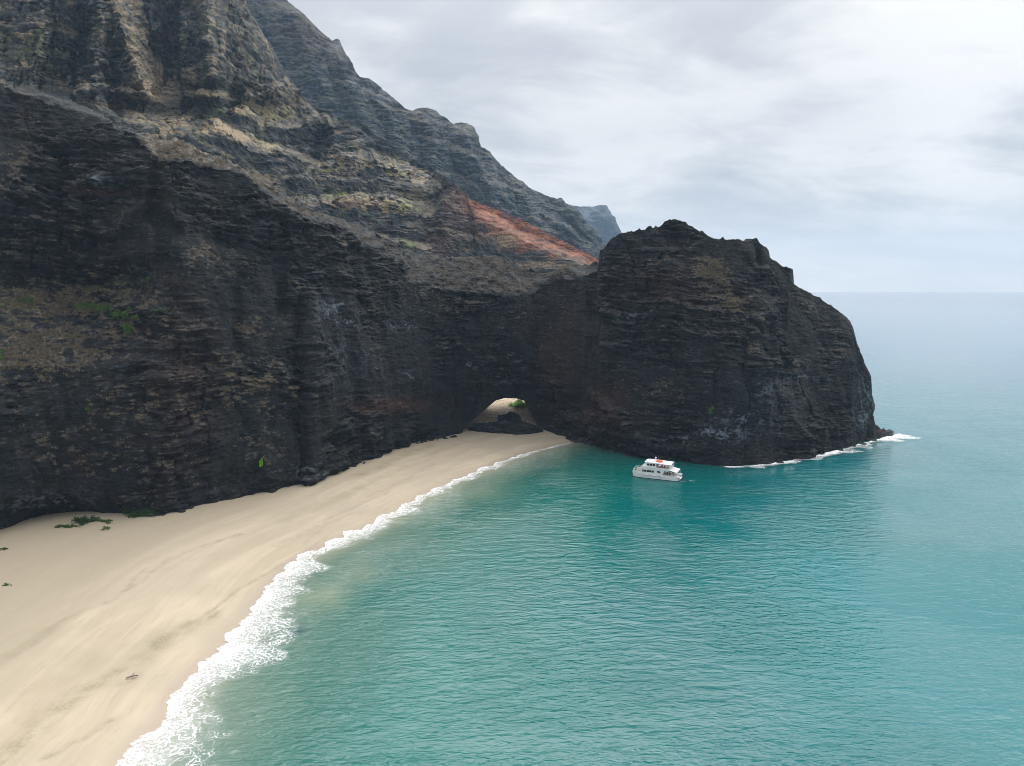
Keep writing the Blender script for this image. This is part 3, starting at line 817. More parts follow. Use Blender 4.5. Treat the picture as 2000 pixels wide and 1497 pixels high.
def build_beach():
    nx, ny = 620, 760
    gx = np.linspace(-330, 75, nx); gy = np.linspace(-60, 440, ny)
    X, Yg = np.meshgrid(gx, gy)
    sd, al = shore_sd(X, Yg)
    sdw = sd + 1.2 * fbm(al / 12, sd / 30, 0, 2, 71)
    Z = beach_z(X, Yg, sdw)
    land = sstep(0, -6, sd)
    Z = Z + land * (0.16 * fbm(sd / 7, al / 30, 0, 3, 73) + 0.05 * fbm(X / 1.6, Yg / 1.6, 0, 2, 74))
    track = np.zeros_like(X); weed = np.zeros_like(X)
    lines = [([(560, 1098), (500, 1130), (440, 1170), (405, 1195), (385, 1208)], .5, .9), ([(385, 1208), (330, 1240), (270, 1285)], .9, .45), ([(470, 1045), (400, 1065), (330, 1095), (260, 1145), (225, 1170), (160, 1195), (110, 1220), (75, 1250), (0, 1300)], .9, .5),
             ([(760, 960), (700, 985), (650, 1010), (600, 1040), (540, 1065)], 1.2, .4), ([(290, 1110), (265, 1130), (240, 1160)], .8, .5), ([(215, 1408), (170, 1440), (130, 1460), (90, 1482)], .7, .8),
             ([(265, 1320), (240, 1335)], .8, .7), ([(700, 1000), (640, 1025), (600, 1060)], .7, .35), ([(850, 905), (780, 945), (720, 970)], 1.0, .35), ([(640, 1050), (560, 1098)], .5, .5), ([(430, 1190), (400, 1210)], .6, .7)]
    wX = X + 1.2 * fbm(X / 9, Yg / 9, 0, 2, 75); wY = Yg + 1.2 * fbm(X / 9, Yg / 9, 3, 2, 76)
    nn = sstep(-0.3, 0.3, fbm(X / 2.5, Yg / 2.5, 0, 2, 77))
    for pts, wd, a in lines:
        q = on_beach(np.array([p[0] for p in pts], float), np.array([p[1] for p in pts], float))
        d, _, _ = poly_dist(wX, wY, [tuple(v[:2]) for v in q])
        track = np.maximum(track, min(1, 1.35 * a) * np.exp(-(d / wd) ** 2) * (0.35 + 0.65 * nn))
        Z = Z - 0.22 * np.exp(-(d / 1.0) ** 2) * (a > .6)
    for pts, wd, a in [([(400, 1205), (330, 1245), (270, 1290), (200, 1325), (150, 1360), (70, 1420), (0, 1480), (-120, 1560)], 2.6, .6), ([(900, 862), (850, 885), (760, 925), (660, 975), (560, 1015)], 3.5, .3),
                       ([(840, 870), (780, 895), (700, 930)], 3.0, .6), ([(330, 1230), (200, 1290), (60, 1350)], 4.5, .2), ([(0, 1290), (80, 1240), (140, 1205)], 1.6, .35)]:
        q = on_beach(np.array([p[0] for p in pts], float), np.array([p[1] for p in pts], float))
        d, _, _ = poly_dist(wX, wY, [tuple(v[:2]) for v in q])
        weed = np.maximum(weed, min(1, 1.3 * a) * np.exp(-(d / wd) ** 2) * (0.3 + 0.7 * sstep(-.35, .35, fbm(X / 4, Yg / 4, 0, 3, 78))))
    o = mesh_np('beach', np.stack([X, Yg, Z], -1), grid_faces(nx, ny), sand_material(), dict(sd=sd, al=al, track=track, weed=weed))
    tag(o, kind='structure')


build_beach()


# ------------------------------------------------------------------ 5. sea
def sea_material():
    m, t, b = new_mat('sea_water')
    tcn = t.node('ShaderNodeTexCoord').outputs['Object']
    d = t.attr('sd'); op = t.attr('open'); mur = t.attr('murk'); ree = t.attr('reef')
    n = t.noise(tcn, 0.018, 4.0, 0.55, 0.5)
    dn = t.math('ADD', d, t.math('MULTIPLY', t.math('MULTIPLY', t.math('SUBTRACT', n, 0.5), d), 0.9))
    u = t.math('DIVIDE', dn, 150.0, True)
    col = t.ramp(u, [(0.0, (0.32, 0.29, 0.21)), (0.02, (0.24, 0.255, 0.19)), (0.06, (0.105, 0.165, 0.125)), (0.15, (0.022, 0.105, 0.085)), (0.30, (0.0, 0.102, 0.088)), (0.6, (0.0, 0.092, 0.098)), (1.0, (0.0, 0.12, 0.135))])
    col = t.mix(op, col, (0.085, 0.165, 0.215))  # paler sky reflection on far and right-hand water, put into its colour
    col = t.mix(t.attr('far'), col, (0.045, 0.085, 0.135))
    col = t.mix(mur, col, (0.30, 0.31, 0.20))
    col = t.mix(ree, col, (0.02, 0.07, 0.07))
    t.link(col, b.inputs['Base Color'])
    b.inputs['Roughness'].default_value = 0.035
    b.inputs['IOR'].default_value = 1.333
    b.inputs['Specular IOR Level'].default_value = 0.5
    # ripples: three trains of wind waves, crests run across the bay
    h1 = t.noise(t.mapping(tcn, (0.14, 0.36, 1), (0, 0, R(-12))), 1.0, 3.0, 0.55, 0.3)
    h2 = t.noise(t.mapping(tcn, (0.5, 0.95, 1), (0, 0, R(-26))), 1.0, 3.0, 0.6, 0.4)
    h3 = t.noise(t.mapping(tcn, (1.3, 1.9, 1), (0, 0, R(18))), 1.0, 3.0, 0.6, 0.4)
    gust = t.noise(tcn, 0.022, 4.0, 0.55, 0.6)
    h = t.math('ADD', t.math('ADD', t.math('MULTIPLY', h1, 0.55), t.math('MULTIPLY', h2, 0.30)), t.math('MULTIPLY', h3, 0.11))
    bp = t.node('ShaderNodeBump')
    t.link(t.math('MULTIPLY', t.rng(gust, 0.35, 0.65, 0.5, 1.15), t.math('SUBTRACT', 1.0, t.math('MULTIPLY', t.attr('calm'), 0.86))), bp.inputs['Strength'])
    bp.inputs['Distance'].default_value = 0.95
    t.link(h, bp.inputs['Height']); t.link(bp.outputs[0], b.inputs['Normal'])
    return m


HB_PX = np.array([1120, 1160, 1240, 1300, 1380, 1430, 1500, 1560, 1620, 1680, 1710, 1738], float)
HB = on_plane(HB_PX, E_BASE(HB_PX))[:, :2]


def build_sea():
    ny, nx = 620, 520
    s = 1.0 / np.linspace(1 / 105.0, 1 / 8270.0, ny)
    Yl = -270 + s
    r = np.linspace(-1.0, 1.0, nx)
    X = r[None] * (s[:, None] + 60)
    Yg = np.repeat(Yl[:, None], nx, 1)
    sd, al = shore_sd(X, Yg)
    far_ = np.maximum(sstep(360, 420, Yg), sstep(70, 130, X))
    sd = np.maximum(sd, 0) * (1 - far_) + np.maximum(np.maximum(sd, 0), 150) * far_
    hd, _, _ = poly_dist(X, Yg, [tuple(q) for q in HB])
    dist = np.hypot(X, Yg)
    open_sheen = sstep(240, 1300, dist + 0.9 * np.maximum(X - 100, 0))  # zone of the painted sky sheen, also used to calm the ripples
    far = sstep(1200, 5000, dist); calm = open_sheen * (1 - 0.85 * far)
    q = on_plane(np.array([640., 700, 575, 590, 940]), np.array([1165., 1120, 1238, 1225, 960]))
    murk = np.zeros_like(X); reef = np.zeros_like(X)
    wx = X + 2 * fbm(X / 8, Yg / 8, 0, 2, 81); wy = Yg + 2 * fbm(X / 8, Yg / 8, 5, 2, 82)
    for i, rr, a in ((0, 6, .35), (1, 6, .25), (4, 9, .2)):
        murk = np.maximum(murk, a * np.exp(-((wx - q[i, 0]) ** 2 + ((wy - q[i, 1]) * .8) ** 2) / rr ** 2))
    d, _, _ = poly_dist(wx, wy, [tuple(q[2, :2]), tuple(q[3, :2])])
    reef = np.maximum(0.8 * np.exp(-(d / 1.6) ** 2), 0.35 * np.exp(-(hd / 5) ** 2))
    o = mesh_np('sea', np.stack([X, Yg, 0 * X], -1), grid_faces(nx, ny), sea_material(), dict(sd=sd, open=open_sheen, far=far, calm=calm, murk=murk, reef=reef))
    tag(o, kind='structure')


build_sea()


# ------------------------------------------------------------------ 6. surf
def foam_material():
    m, t, b = new_mat('sea_foam')
    tcn = t.node('ShaderNodeTexCoord').outputs['Object']
    dens = t.attr('dens')
    warp = t.node('ShaderNodeTexNoise'); t.link(tcn, warp.inputs['Vector']); warp.inputs['Scale'].default_value = 0.45; warp.inputs['Detail'].default_value = 4
    vm = t.node('ShaderNodeVectorMath', operation='MULTIPLY_ADD'); t.link(warp.outputs['Color'], vm.inputs[0]); vm.inputs[1].default_value = (1.6, 1.6, 0); t.link(tcn, vm.inputs[2])
    vec = vm.outputs[0]
    def lace(scale, wd, seed):
        n = t.noise(t.mapping(vec, (1, 1, 0.001), (0, 0, 0), (seed, seed * 2, 0)), scale, 3.0, 0.5, 0.8)
        d = t.math('ABSOLUTE', t.math('SUBTRACT', n, 0.5))
        return t.rng(d, 0.0, wd, 1.0, 0.0)
    fine = t.noise(tcn, 1.9, 6.0, 0.72)
    l1 = lace(0.30, 0.030, 3.0); l2 = lace(0.62, 0.040, 7.0); l3 = lace(1.3, 0.05, 11.0)
    soup = t.rng(t.math('ADD', fine, t.math('MULTIPLY', t.math('SUBTRACT', dens, 0.62), 0.8)), 0.36, 0.74)
    net = t.math('MAXIMUM', l1, t.math('MAXIMUM', l2, t.math('MULTIPLY', l3, t.rng(dens, 0.1, 0.5))))
    net = t.math('MULTIPLY', net, t.math('MULTIPLY', t.rng(dens, 0.0, 0.32), t.rng(fine, 0.3, 0.6, 0.25, 1.0)))
    film = t.math('MULTIPLY', t.rng(dens, 0.02, 0.5), 0.22)
    net = t.math('MAXIMUM', net, film)
    a = t.math('MAXIMUM', soup, net)
    a = t.math('MULTIPLY', a, t.rng(dens, 0.0, 0.06), True)
    t.link(a, b.inputs['Alpha'])
    b.inputs['Base Color'].default_value = (0.86, 0.87, 0.87, 1)
    b.inputs['Roughness'].default_value = 0.8
    b.inputs['Specular IOR Level'].default_value = 0.2
    bp = t.node('ShaderNodeBump'); bp.inputs['Strength'].default_value = 0.4; bp.inputs['Distance'].default_value = 0.25
    t.link(fine, bp.inputs['Height']); t.link(bp.outputs[0], b.inputs['Normal'])
    return m


M_FOAM = foam_material()


def strip(pts, step):
    p = np.array(pts); seg = np.hypot(*np.diff(p, axis=0).T); acc = np.concatenate([[0], np.cumsum(seg)])
    s = np.arange(0, acc[-1], step)
    c = np.stack([np.interp(s, acc, p[:, 0]), np.interp(s, acc, p[:, 1])], -1)
    k = 9
    cs = np.stack([np.convolve(np.pad(c[:, i], k, mode='edge'), np.ones(2 * k + 1) / (2 * k + 1), 'valid') for i in (0, 1)], -1)
    tg = np.gradient(cs, axis=0); tg /= np.linalg.norm(tg, axis=1, keepdims=True)
    return s, c, np.stack([tg[:, 1], -tg[:, 0]], -1)                       # offset to the right of the line = seaward


def surf(name, label, pts, width, step, cross, lobes, zf, dens_f):
    s, c, nrm = strip(pts, step)
    wd = width(c[:, 0], c[:, 1], s)
    lob = lobes * (0.8 * np.abs(perlin(s / 7.0, 0, 0, 91)) * 2 + 0.5 * np.abs(perlin(s / 2.6, 3, 0, 92)) + 0.22 * perlin(s / 0.9, 5, 0, 93)) * np.clip(wd / 6, .25, 1.2)
    tail = wd * (0.85 + 0.6 * perlin(s / 13.0, 8, 0, 94) + 0.16 * perlin(s / 4, 8, 0, 95))
    v = np.linspace(0, 1, cross)[:, None]
    off = -lob[None] + (tail + lob)[None] * v
    X = c[None, :, 0] + nrm[None, :, 0] * off; Y = c[None, :, 1] + nrm[None, :, 1] * off
    Z = zf(X, Y) + 0.05 + 0.12 * np.exp(-((v - .06) / .05) ** 2)
    dens = dens_f(v, s[None], X, Y) * np.clip(np.minimum(s, s[-1] - s) / 3, 0, 1)[None]
    o = mesh_np(name, np.stack([X, Y, Z], -1), grid_faces(len(s), cross, True), M_FOAM, dict(dens=dens))
    tag(o, label, 'foam', kind='stuff')
    return o


_first = on_plane(60, 1750)
_sh = [q for q in SHORE if q[1] > 20 and q[0] < 33]
surf('surf', 'white lacy surf washing up along the sandy beach', _sh,
     lambda x, y, s: np.interp(y, [60, 100, 130, 160, 175, 200, 240, 280, 320, 350], [15, 16, 16, 13, 11, 9.5, 7.5, 6, 4, 1.6]), 0.22, 70, 2.2,
     lambda x, y: np.maximum(beach_z(x, y), 0) + 0.02,
     lambda v, s, x, y: np.clip(sstep(0, .03, v) * (0.92 - 1.0 * v ** (0.75 + 0.5 * perlin(s / 9, 1, 0, 96)) + 0.2 * perlin(x / 3, y / 3, 0, 97)), 0, 1))
_hb = HB_PX[(HB_PX >= 1430)]
_hp = [tuple(q) for q in on_plane(np.linspace(1405, 1741, 30), E_BASE(np.linspace(1405, 1741, 30)))[:, :2]]
_hp = _hp + [(_hp[-1][0] + 6, _hp[-1][1] + 5)]
surf('wave_wash', 'white wash of waves breaking along the foot of the dark headland', _hp,
     lambda x, y, s: np.interp(s, [0, 12, 40, 70, 110, 160], [2, 6, 11, 8, 10, 16]), 0.3, 40, -1.2,
     lambda x, y: 0 * x + 0.02,
     lambda v, s, x, y: np.clip(0.95 - 1.1 * v + 0.7 * perlin(x / 7, y / 5, 0, 98), 0, 1))


_wk = on_plane(np.array([1318., 1332, 1346, 1362]), np.array([938., 939, 938.5, 940]))[:, :2]
surf('boat_wash', 'small patch of white froth behind the stern of the boat', [tuple(q) for q in _wk], lambda x, y, s: 0 * s + 3.0, 0.2, 20, 0.6,
     lambda x, y: 0 * x + 0.02, lambda v, s, x, y: np.clip(0.42 - 1.2 * np.abs(v - .5) + 0.5 * perlin(x / 1.6, y / 1.6, 0, 99), 0, 1))


# ------------------------------------------------------------------ small mesh tools
class MB:
    def __init__(s): s.v = []; s.f = []; s.m = []
    def add(s, v, f, mi=0):
        k = len(s.v); s.v += [tuple(q) for q in v]; s.f += [tuple(i + k for i in q) for q in f]; s.m += [mi] * len(f)
    def box(s, x0, x1, y0, y1, z0, z1, mi=0):
        s.add([(x0, y0, z0), (x1, y0, z0), (x1, y1, z0), (x0, y1, z0), (x0, y0, z1), (x1, y0, z1), (x1, y1, z1), (x0, y1, z1)],
              [(0, 3, 2, 1), (4, 5, 6, 7), (0, 1, 5, 4), (1, 2, 6, 5), (2, 3, 7, 6), (3, 0, 4, 7)], mi)
    def prism_y(s, poly, y0, y1, mi=0):
        n = len(poly)
        s.add([(x, y0, z) for x, z in poly] + [(x, y1, z) for x, z in poly],
              [tuple(range(n)), tuple(range(2 * n - 1, n - 1, -1))] + [(i, i + n, (i + 1) % n + n, (i + 1) % n) for i in range(n)], mi)
    def prism_z(s, poly, z0, z1, mi=0):
        n = len(poly)
        s.add([(x, y, z0) for x, y in poly] + [(x, y, z1) for x, y in poly],
              [tuple(range(n))[::-1], tuple(range(n, 2 * n))] + [(i, (i + 1) % n, (i + 1) % n + n, i + n) for i in range(n)], mi)
    def tube(s, a, b, r, n=6, mi=0):
        a, b = Vector(a), Vector(b); d = (b - a).normalized()
        u = d.orthogonal().normalized(); w_ = d.cross(u)
        ring = [u * math.cos(2 * math.pi * i / n) * r + w_ * math.sin(2 * math.pi * i / n) * r for i in range(n)]
        s.add([a + q for q in ring] + [b + q for q in ring], [(i, (i + 1) % n, (i + 1) % n + n, i + n) for i in range(n)] + [tuple(range(n))[::-1], tuple(range(n, 2 * n))], mi)
    def path(s, pts, r, n=6, mi=0):
        for a, b in zip(pts[:-1], pts[1:]): s.tube(a, b, r, n, mi)
    def build(s, name, mats, parent=None, bevel=0.0, smooth=False):
        me = bpy.data.meshes.new(name)
        me.from_pydata(s.v, [], s.f)
        bm = bmesh.new(); bm.from_mesh(me)
        bmesh.ops.recalc_face_normals(bm, faces=bm.faces)
        if bevel: bmesh.ops.bevel(bm, geom=list(bm.edges), offset=bevel, segments=2, affect='EDGES', profile=0.5)
        bm.to_mesh(me); bm.free()
        mats = mats if isinstance(mats, (list, tuple)) else [mats]
        for m in mats: me.materials.append(m)
        if len(mats) > 1 and not bevel: me.polygons.foreach_set('material_index', s.m)
        if smooth: me.polygons.foreach_set('use_smooth', [True] * len(me.polygons))
        o = bpy.data.objects.new(name, me); COL.objects.link(o)
        if parent: o.parent = parent
        return o


def plain(name, col, rough=0.5, var=0.15, scale=3.0, spec=0.5):
    m, t, b = new_mat(name)
    tcn = t.node('ShaderNodeTexCoord').outputs['Object']
    n = t.noise(tcn, scale, 4.0, 0.6)
    lo = tuple(c * (1 - var) for c in col); hi = tuple(min(1, c * (1 + var)) for c in col)
    t.link(t.mix(t.rng(n, 0.3, 0.7), lo, hi), b.inputs['Base Color'])
    b.inputs['Roughness'].default_value = rough
    b.inputs['Specular IOR Level'].default_value = spec
    return m


M_WHITE = plain('boat_white_paint', (0.80, 0.81, 0.82), 0.35, 0.05, 0.6)
M_BOTTOM = plain('antifouling_paint', (0.02, 0.025, 0.035), 0.6)
M_GLASS = plain('tinted_glass', (0.012, 0.016, 0.022), 0.06, 0.1)
M_DECK = plain('grey_deck', (0.42, 0.40, 0.37), 0.7, 0.12)
M_TEAK = plain('tan_bench', (0.42, 0.26, 0.15), 0.6, 0.15)
M_STEEL = plain('railing_steel', (0.70, 0.71, 0.72), 0.3, 0.05)
M_DARKIN = plain('dark_interior', (0.035, 0.035, 0.04), 0.7)
M_ORANGE = plain('orange_raft_cover', (0.85, 0.10, 0.02), 0.5, 0.12)
M_FENDER = plain('rubber_fender', (0.62, 0.66, 0.70), 0.5)
M_RED = plain('red_seat', (0.45, 0.05, 0.03), 0.6)


def empty(name, loc, rz=0.0):
    o = bpy.data.objects.new(name, None); COL.objects.link(o)
    o.location = loc; o.rotation_euler = (0, 0, rz); o.empty_display_size = 0.5
    return o


# ------------------------------------------------------------------ 7. the tour boat (bow at x=0, stern at x=20, near side y<0)
def build_boat():
    pb = on_plane(1238, 927); ps = on_plane(1327, 937)
    dv = Vector((ps - pb).tolist()); ang = math.atan2(dv.y, dv.x)
    L = dv.length
    root = empty('tour_catamaran', (pb[0], pb[1], 0), ang)
    k = L / 19.6
    root.scale = (k, k, k)
    tag(root, 'white two deck tour catamaran afloat in the turquoise bay below the headland', 'boat')
    # two hulls, lofted
    st = [(0.0, 0.05, 2.35), (0.5, 0.35, 2.3), (1.6, 0.75, 2.2), (3.6, 1.0, 2.1), (7, 1.1, 2.0), (13, 1.1, 1.95), (17.2, 1.08, 1.9), (18.6, 1.0, 1.5), (19.6, 0.95, 0.75)]
    for sgn in (-1, 1):
        mb = MB(); rows = []
        for (x, hw, zt) in st:
            c = sgn * 2.65
            prof = [(c - hw * .15, -0.7), (c - hw * .8, -0.25), (c - hw * .93, 0.14), (c - hw, zt * .55), (c - hw * 1.0, zt), (c + hw * 1.0, zt), (c + hw, zt * .55), (c + hw * .93, 0.14), (c + hw * .8, -0.25), (c + hw * .15, -0.7)]
            rows.append([(x + (0.35 * (1 - zz_ / 2.3) if x < 1 else 0), yy, zz_) for yy, zz_ in prof])
        n = len(rows[0]); v = [q for r in rows for q in r]; f = []; mi = []
        for i in range(len(rows) - 1):
            for j in range(n):
                a = i * n + j; b_ = i * n + (j + 1) % n
                f.append((a, b_, b_ + n, a + n)); mi.append(1 if j in (0, 1, 7, 8, 9) else 0)
        f += [tuple(range(n)), tuple(range(len(v) - n, len(v)))]; mi += [0, 0]
        mb.v = v; mb.f = f; mb.m = mi
        mb.build('hull', [M_WHITE, M_BOTTOM], root)
    mb = MB(); mb.prism_z([(1.3, -2.0), (1.3, 2.0), (18.4, 2.0), (18.4, -2.0)], 1.0, 1.86)
    mb.box(1.0, 3.4, -2.6, 2.6, 1.86, 1.94); mb.build('bridge_deck', M_DECK, root)
    # bow bulwark following the bows
    mb = MB(); mb.box(0.35, 0.5, -2.5, 2.5, 1.7, 2.9); mb.box(0.35, 3.7, -3.55, -3.45, 2.15, 2.55); mb.box(0.35, 3.7, 3.45, 3.55, 2.15, 2.55); mb.build('bow_bulwark', M_WHITE, root)
    # main deck cabin
    mb = MB()
    mb.prism_y([(3.7, 1.9), (3.95, 4.15), (14.0, 4.15), (13.1, 1.9)], -3.72, 3.72)
    cab = mb.build('main_cabin', M_WHITE, root, bevel=0.05)
    for x0, x1 in ((4.55, 5.2), (5.35, 6.3), (6.45, 7.4), (7.5, 8.45), (8.55, 9.5)):
        for sg in (-1, 1):
            q = MB(); q.box(x0, x1, sg * 3.70, sg * 3.745, 2.75, 3.6)
            q.build('window', M_GLASS, cab)
    for sg in (-1, 1):
        q = MB(); q.prism_y([(10.9, 3.0), (10.9, 3.6), (12.0, 3.6), (12.5, 2.85), (12.3, 2.85)], sg * 3.70, sg * 3.745); q.build('window', M_GLASS, cab)
    for y0, y1 in ((-3.2, -1.9), (-1.6, -.2), (.2, 1.6), (1.9, 3.2)):
        q = MB(); q.add([(3.765, y0, 2.75), (3.765, y1, 2.75), (3.86, y1, 3.6), (3.86, y0, 3.6)], [(0, 1, 2, 3)]); q.add([(3.80, y0, 2.75), (3.80, y1, 2.75), (3.92, y1, 3.6), (3.92, y0, 3.6)], [(0, 1, 2, 3)])
        q.build('front_window', M_GLASS, cab)
    # rub rail: four slack lengths
    for x0, x1 in ((3.7, 7.9), (8.0, 11.2), (11.3, 14.2)):
        q = MB(); q.path([(x0, -3.86, 1.55), ((x0 + x1) / 2, -3.9, 1.42), (x1, -3.86, 1.52)], 0.13, 8); q.build('rub_rail', M_FENDER, root, smooth=True)
    # upper deck
    mb = MB(); mb.prism_z([(3.5, -3.5), (4.2, -3.85), (16.2, -3.85), (16.2, 3.85), (4.2, 3.85), (3.5, 3.5)], 4.16, 4.34); mb.build('upper_deck', M_WHITE, root)
    mb = MB(); mb.prism_y([(4.0, 4.345), (4.4, 5.05), (12, 5.15), (16.1, 5.0), (16.1, 4.345)], -3.84, -3.76); mb.prism_y([(4.0, 4.345), (4.4, 5.05), (12, 5.15), (16.1, 5.0), (16.1, 4.345)], 3.76, 3.84)
    mb.prism_y([(3.7, 4.345), (4.0, 5.0), (4.08, 5.0), (3.8, 4.345)], -3.75, 3.75); mb.build('upper_bulwark', M_WHITE, root)
    mb = MB(); mb.prism_y([(16.2, 4.34), (19.2, 3.75), (19.2, 3.65), (16.2, 4.2)], -3.6, 3.6); mb.build('aft_awning', M_WHITE, root)
    # wheelhouse
    mb = MB(); mb.prism_y([(5.2, 4.345), (6.0, 6.55), (10.3, 6.55), (10.3, 4.345)], -2.9, 2.9); wh = mb.build('wheelhouse', M_WHITE, root, bevel=0.05)
    for x0, x1 in ((6.35, 7.35), (7.55, 8.55), (8.75, 9.75)):
        for sg in (-1, 1):
            q = MB(); q.box(x0, x1, sg * 2.88, sg * 2.925, 5.35, 6.25); q.build('window', M_GLASS, wh)
    for y0, y1 in ((-2.6, -1.0), (-.8, .8), (1.0, 2.6)):
        q = MB(); q.add([(5.50, y0, 5.35), (5.50, y1, 5.35), (5.85, y1, 6.28), (5.85, y0, 6.28)], [(0, 1, 2, 3)]); q.add([(5.58, y0, 5.35), (5.58, y1, 5.35), (5.93, y1, 6.28), (5.93, y0, 6.28)], [(0, 1, 2, 3)])
        q.build('windscreen', M_GLASS, wh)
    q = MB(); q.box(10.28, 10.34, -2.3, -0.9, 4.36, 6.3); q.build('door', M_DARKIN, wh)
    mb = MB(); mb.prism_z([(5.1, -2.4), (5.6, -3.1), (12.5, -3.3), (12.5, 3.3), (5.6, 3.1), (5.1, 2.4)], 6.56, 6.86); mb.build('hard_top', M_WHITE, root, bevel=0.06)
    mb = MB(); mb.prism_y([(12.5, 6.70), (16.6, 6.62), (16.6, 6.54), (12.5, 6.58)], -3.35, 3.35); mb.build('canopy', M_WHITE, root)
    for x in (12.4, 14.4, 16.5):
        for sg in (-1, 1):
            q = MB(); q.tube((x, sg * 3.25, 4.34), (x, sg * 3.25, 6.58), 0.06); q.build('canopy_post', M_STEEL, root)
    # benches on the upper deck
    for x in (11.4, 12.8, 14.2):
        q = MB(); q.box(x, x + .5, -2.6, 2.6, 4.345, 4.8); q.box(x + .42, x + .5, -2.6, 2.6, 4.8, 5.25); q.build('bench', M_RED if x == 11.4 else M_TEAK, root, bevel=.02)
    # mast and radar, lights
    q = MB(); q.tube((9.3, 0.2, 6.85), (9.3, .2, 9.0), .07); q.box(9.15, 9.45, -.5, .9, 8.05, 8.12); ms = q.build('mast', M_STEEL, root)
    q = MB(); q.box(9.0, 9.6, -.55, .95, 8.13, 8.32); q.build('radar', M_WHITE, ms, bevel=.04)
    q = MB(); q.tube((10.6, -1.2, 6.85), (10.6, -1.2, 9.3), .03); q.build('antenna', M_STEEL, root)
    q = MB(); q.tube((8.2, 1.6, 6.85), (8.2, 1.6, 8.9), .03); q.build('antenna', M_STEEL, root)
    q = MB(); q.box(6.2, 7.2, .6, 1.8, 6.86, 7.25); q.build('roof_locker', M_WHITE, root, bevel=.05)
    # foredeck railing
    def rail(pts, zb, zt, name, step=0.75, r=.035):
        q = MB()
        for a, b in zip(pts[:-1], pts[1:]):
            d = math.dist(a, b); n = max(1, int(d / step))
            for h in (zt, (zb + zt) / 2): q.tube((*a, h), (*b, h), r, 5)
            for i in range(n + 1):
                t_ = i / n; x = a[0] + (b[0] - a[0]) * t_; y = a[1] + (b[1] - a[1]) * t_
                q.tube((x, y, zb), (x, y, zt), r, 5)
        return q.build(name, M_WHITE, root)
    rail([(3.7, -3.5), (0.6, -3.0), (0.45, -2.4), (0.45, 2.4), (0.6, 3.0), (3.7, 3.5)], 2.1, 3.45, 'bow_railing', .6, .05)
    rail([(16.15, -3.7), (16.15, 3.7)], 4.3, 5.4, 'upper_railing')
    rail([(17.2, -3.7), (19.2, -3.6)], 1.9, 2.9, 'stern_railing'); rail([(17.2, 3.7), (19.2, 3.6)], 1.9, 2.9, 'stern_railing'); rail([(18.6, -1.6), (18.6, 1.6)], 1.9, 2.9, 'stern_railing')
    for x, y in ((1.5, -1.6), (2.3, 0.8), (1.3, 1.6)):
        q = MB(); q.box(x, x + .5, y - .9, y + .9, 1.945, 2.4); q.build('bow_bench', M_TEAK, root, bevel=.03)
    for x in (14.2, 15.6, 17.0):
        for sg in (-1, 1):
            q = MB(); q.tube((x, sg * 3.6, 1.86), (x, sg * 3.6, 4.2), .06); q.build('deck_post', M_WHITE, root)
    q = MB(); q.box(14.3, 14.8, -2.5, 2.5, 1.865, 2.35); q.box(16.2, 16.7, -2.2, 2.2, 1.865, 2.35); q.build('aft_bench', M_TEAK, root)
    # stern steps on each hull, and a swim platform
    for sg in (-1, 1):
        q = MB()
        for i in range(4): q.box(18.3 + .38 * i, 20.1 - 0 * i, sg * 2.65 - .8, sg * 2.65 + .8, .35 + .0 * i, 1.8 - .36 * i)
        q.build('stern_steps', M_WHITE, root)
        q = MB(); q.path([(18.5, sg * 2.65 - .85, 1.9), (18.5, sg * 2.65 - .85, 2.9), (19.3, sg * 2.65 - .85, 2.4), (20.0, sg * 2.65 - .85, 1.5), (20.0, sg * 2.65 - .85, .5)], .04); q.build('stair_rail', M_STEEL, root)
    q = MB(); q.box(18.4, 20.4, -1.8, 1.8, .55, .75); q.build('swim_platform', M_WHITE, root, bevel=.04)
    # a faint grey name stripe on the bow flank
    q = MB(); q.box(2.4, 3.5, -3.75, -3.66, 1.72, 1.80); q.build('name_band', M_FENDER, root)
    # the raft on its roof is a thing of its own
    m4 = Matrix.Translation((pb[0], pb[1], 0)) @ Matrix.Rotation(ang, 4, 'Z') @ Matrix.Scale(k, 4)
    return root, m4, ang, k


BOAT, BM, BANG, BK = build_boat()


def build_raft():
    bm = bmesh.new()
    prof = [(-.45, 0), (-.5, .16), (-.42, .42), (-.2, .55), (.2, .55), (.42, .42), (.5, .16), (.45, 0)]
    n = 16; rows = []
    for i in range(n):
        a = 2 * math.pi * i / n
        rows.append([bm.verts.new(((1.0 + .0 * p[0] + p[0] * .42) * math.cos(a) * 1.15, (1.0 + p[0] * .42) * math.sin(a) * .95, p[1] * (1.1 + .08 * math.sin(3 * a)))) for p in prof])
    for i in range(n):
        a, b = rows[i], rows[(i + 1) % n]
        for j in range(len(prof) - 1): bm.faces.new((a[j], b[j], b[j + 1], a[j + 1]))
    bm.faces.new([r[0] for r in rows][::-1])
    top = bm.verts.new((0, 0, .62))
    for i in range(n): bm.faces.new((rows[i][3], rows[(i + 1) % n][3], top))
    bmesh.ops.recalc_face_normals(bm, faces=bm.faces)
    me = bpy.data.meshes.new('life_raft'); bm.to_mesh(me); bm.free()
    me.materials.append(M_ORANGE)
    me.polygons.foreach_set('use_smooth', [True] * len(me.polygons))
    o = bpy.data.objects.new('life_raft', me); COL.objects.link(o)
    p = BM @ Vector((11.1, -.6, 6.87)); o.location = p; o.rotation_euler = (0, 0, BANG); o.scale = (BK,) * 3
    tag(o, 'bright orange life raft lying on the white roof of the boat', 'life raft')
    q = MB(); q.path([(1.35 * math.cos(t_) * 1.15, 1.28 * math.sin(t_) * .95, .3) for t_ in np.linspace(0, 2 * math.pi, 17)], .03, 5)
    q.build('grab_line', M_WHITE, o)


build_raft()


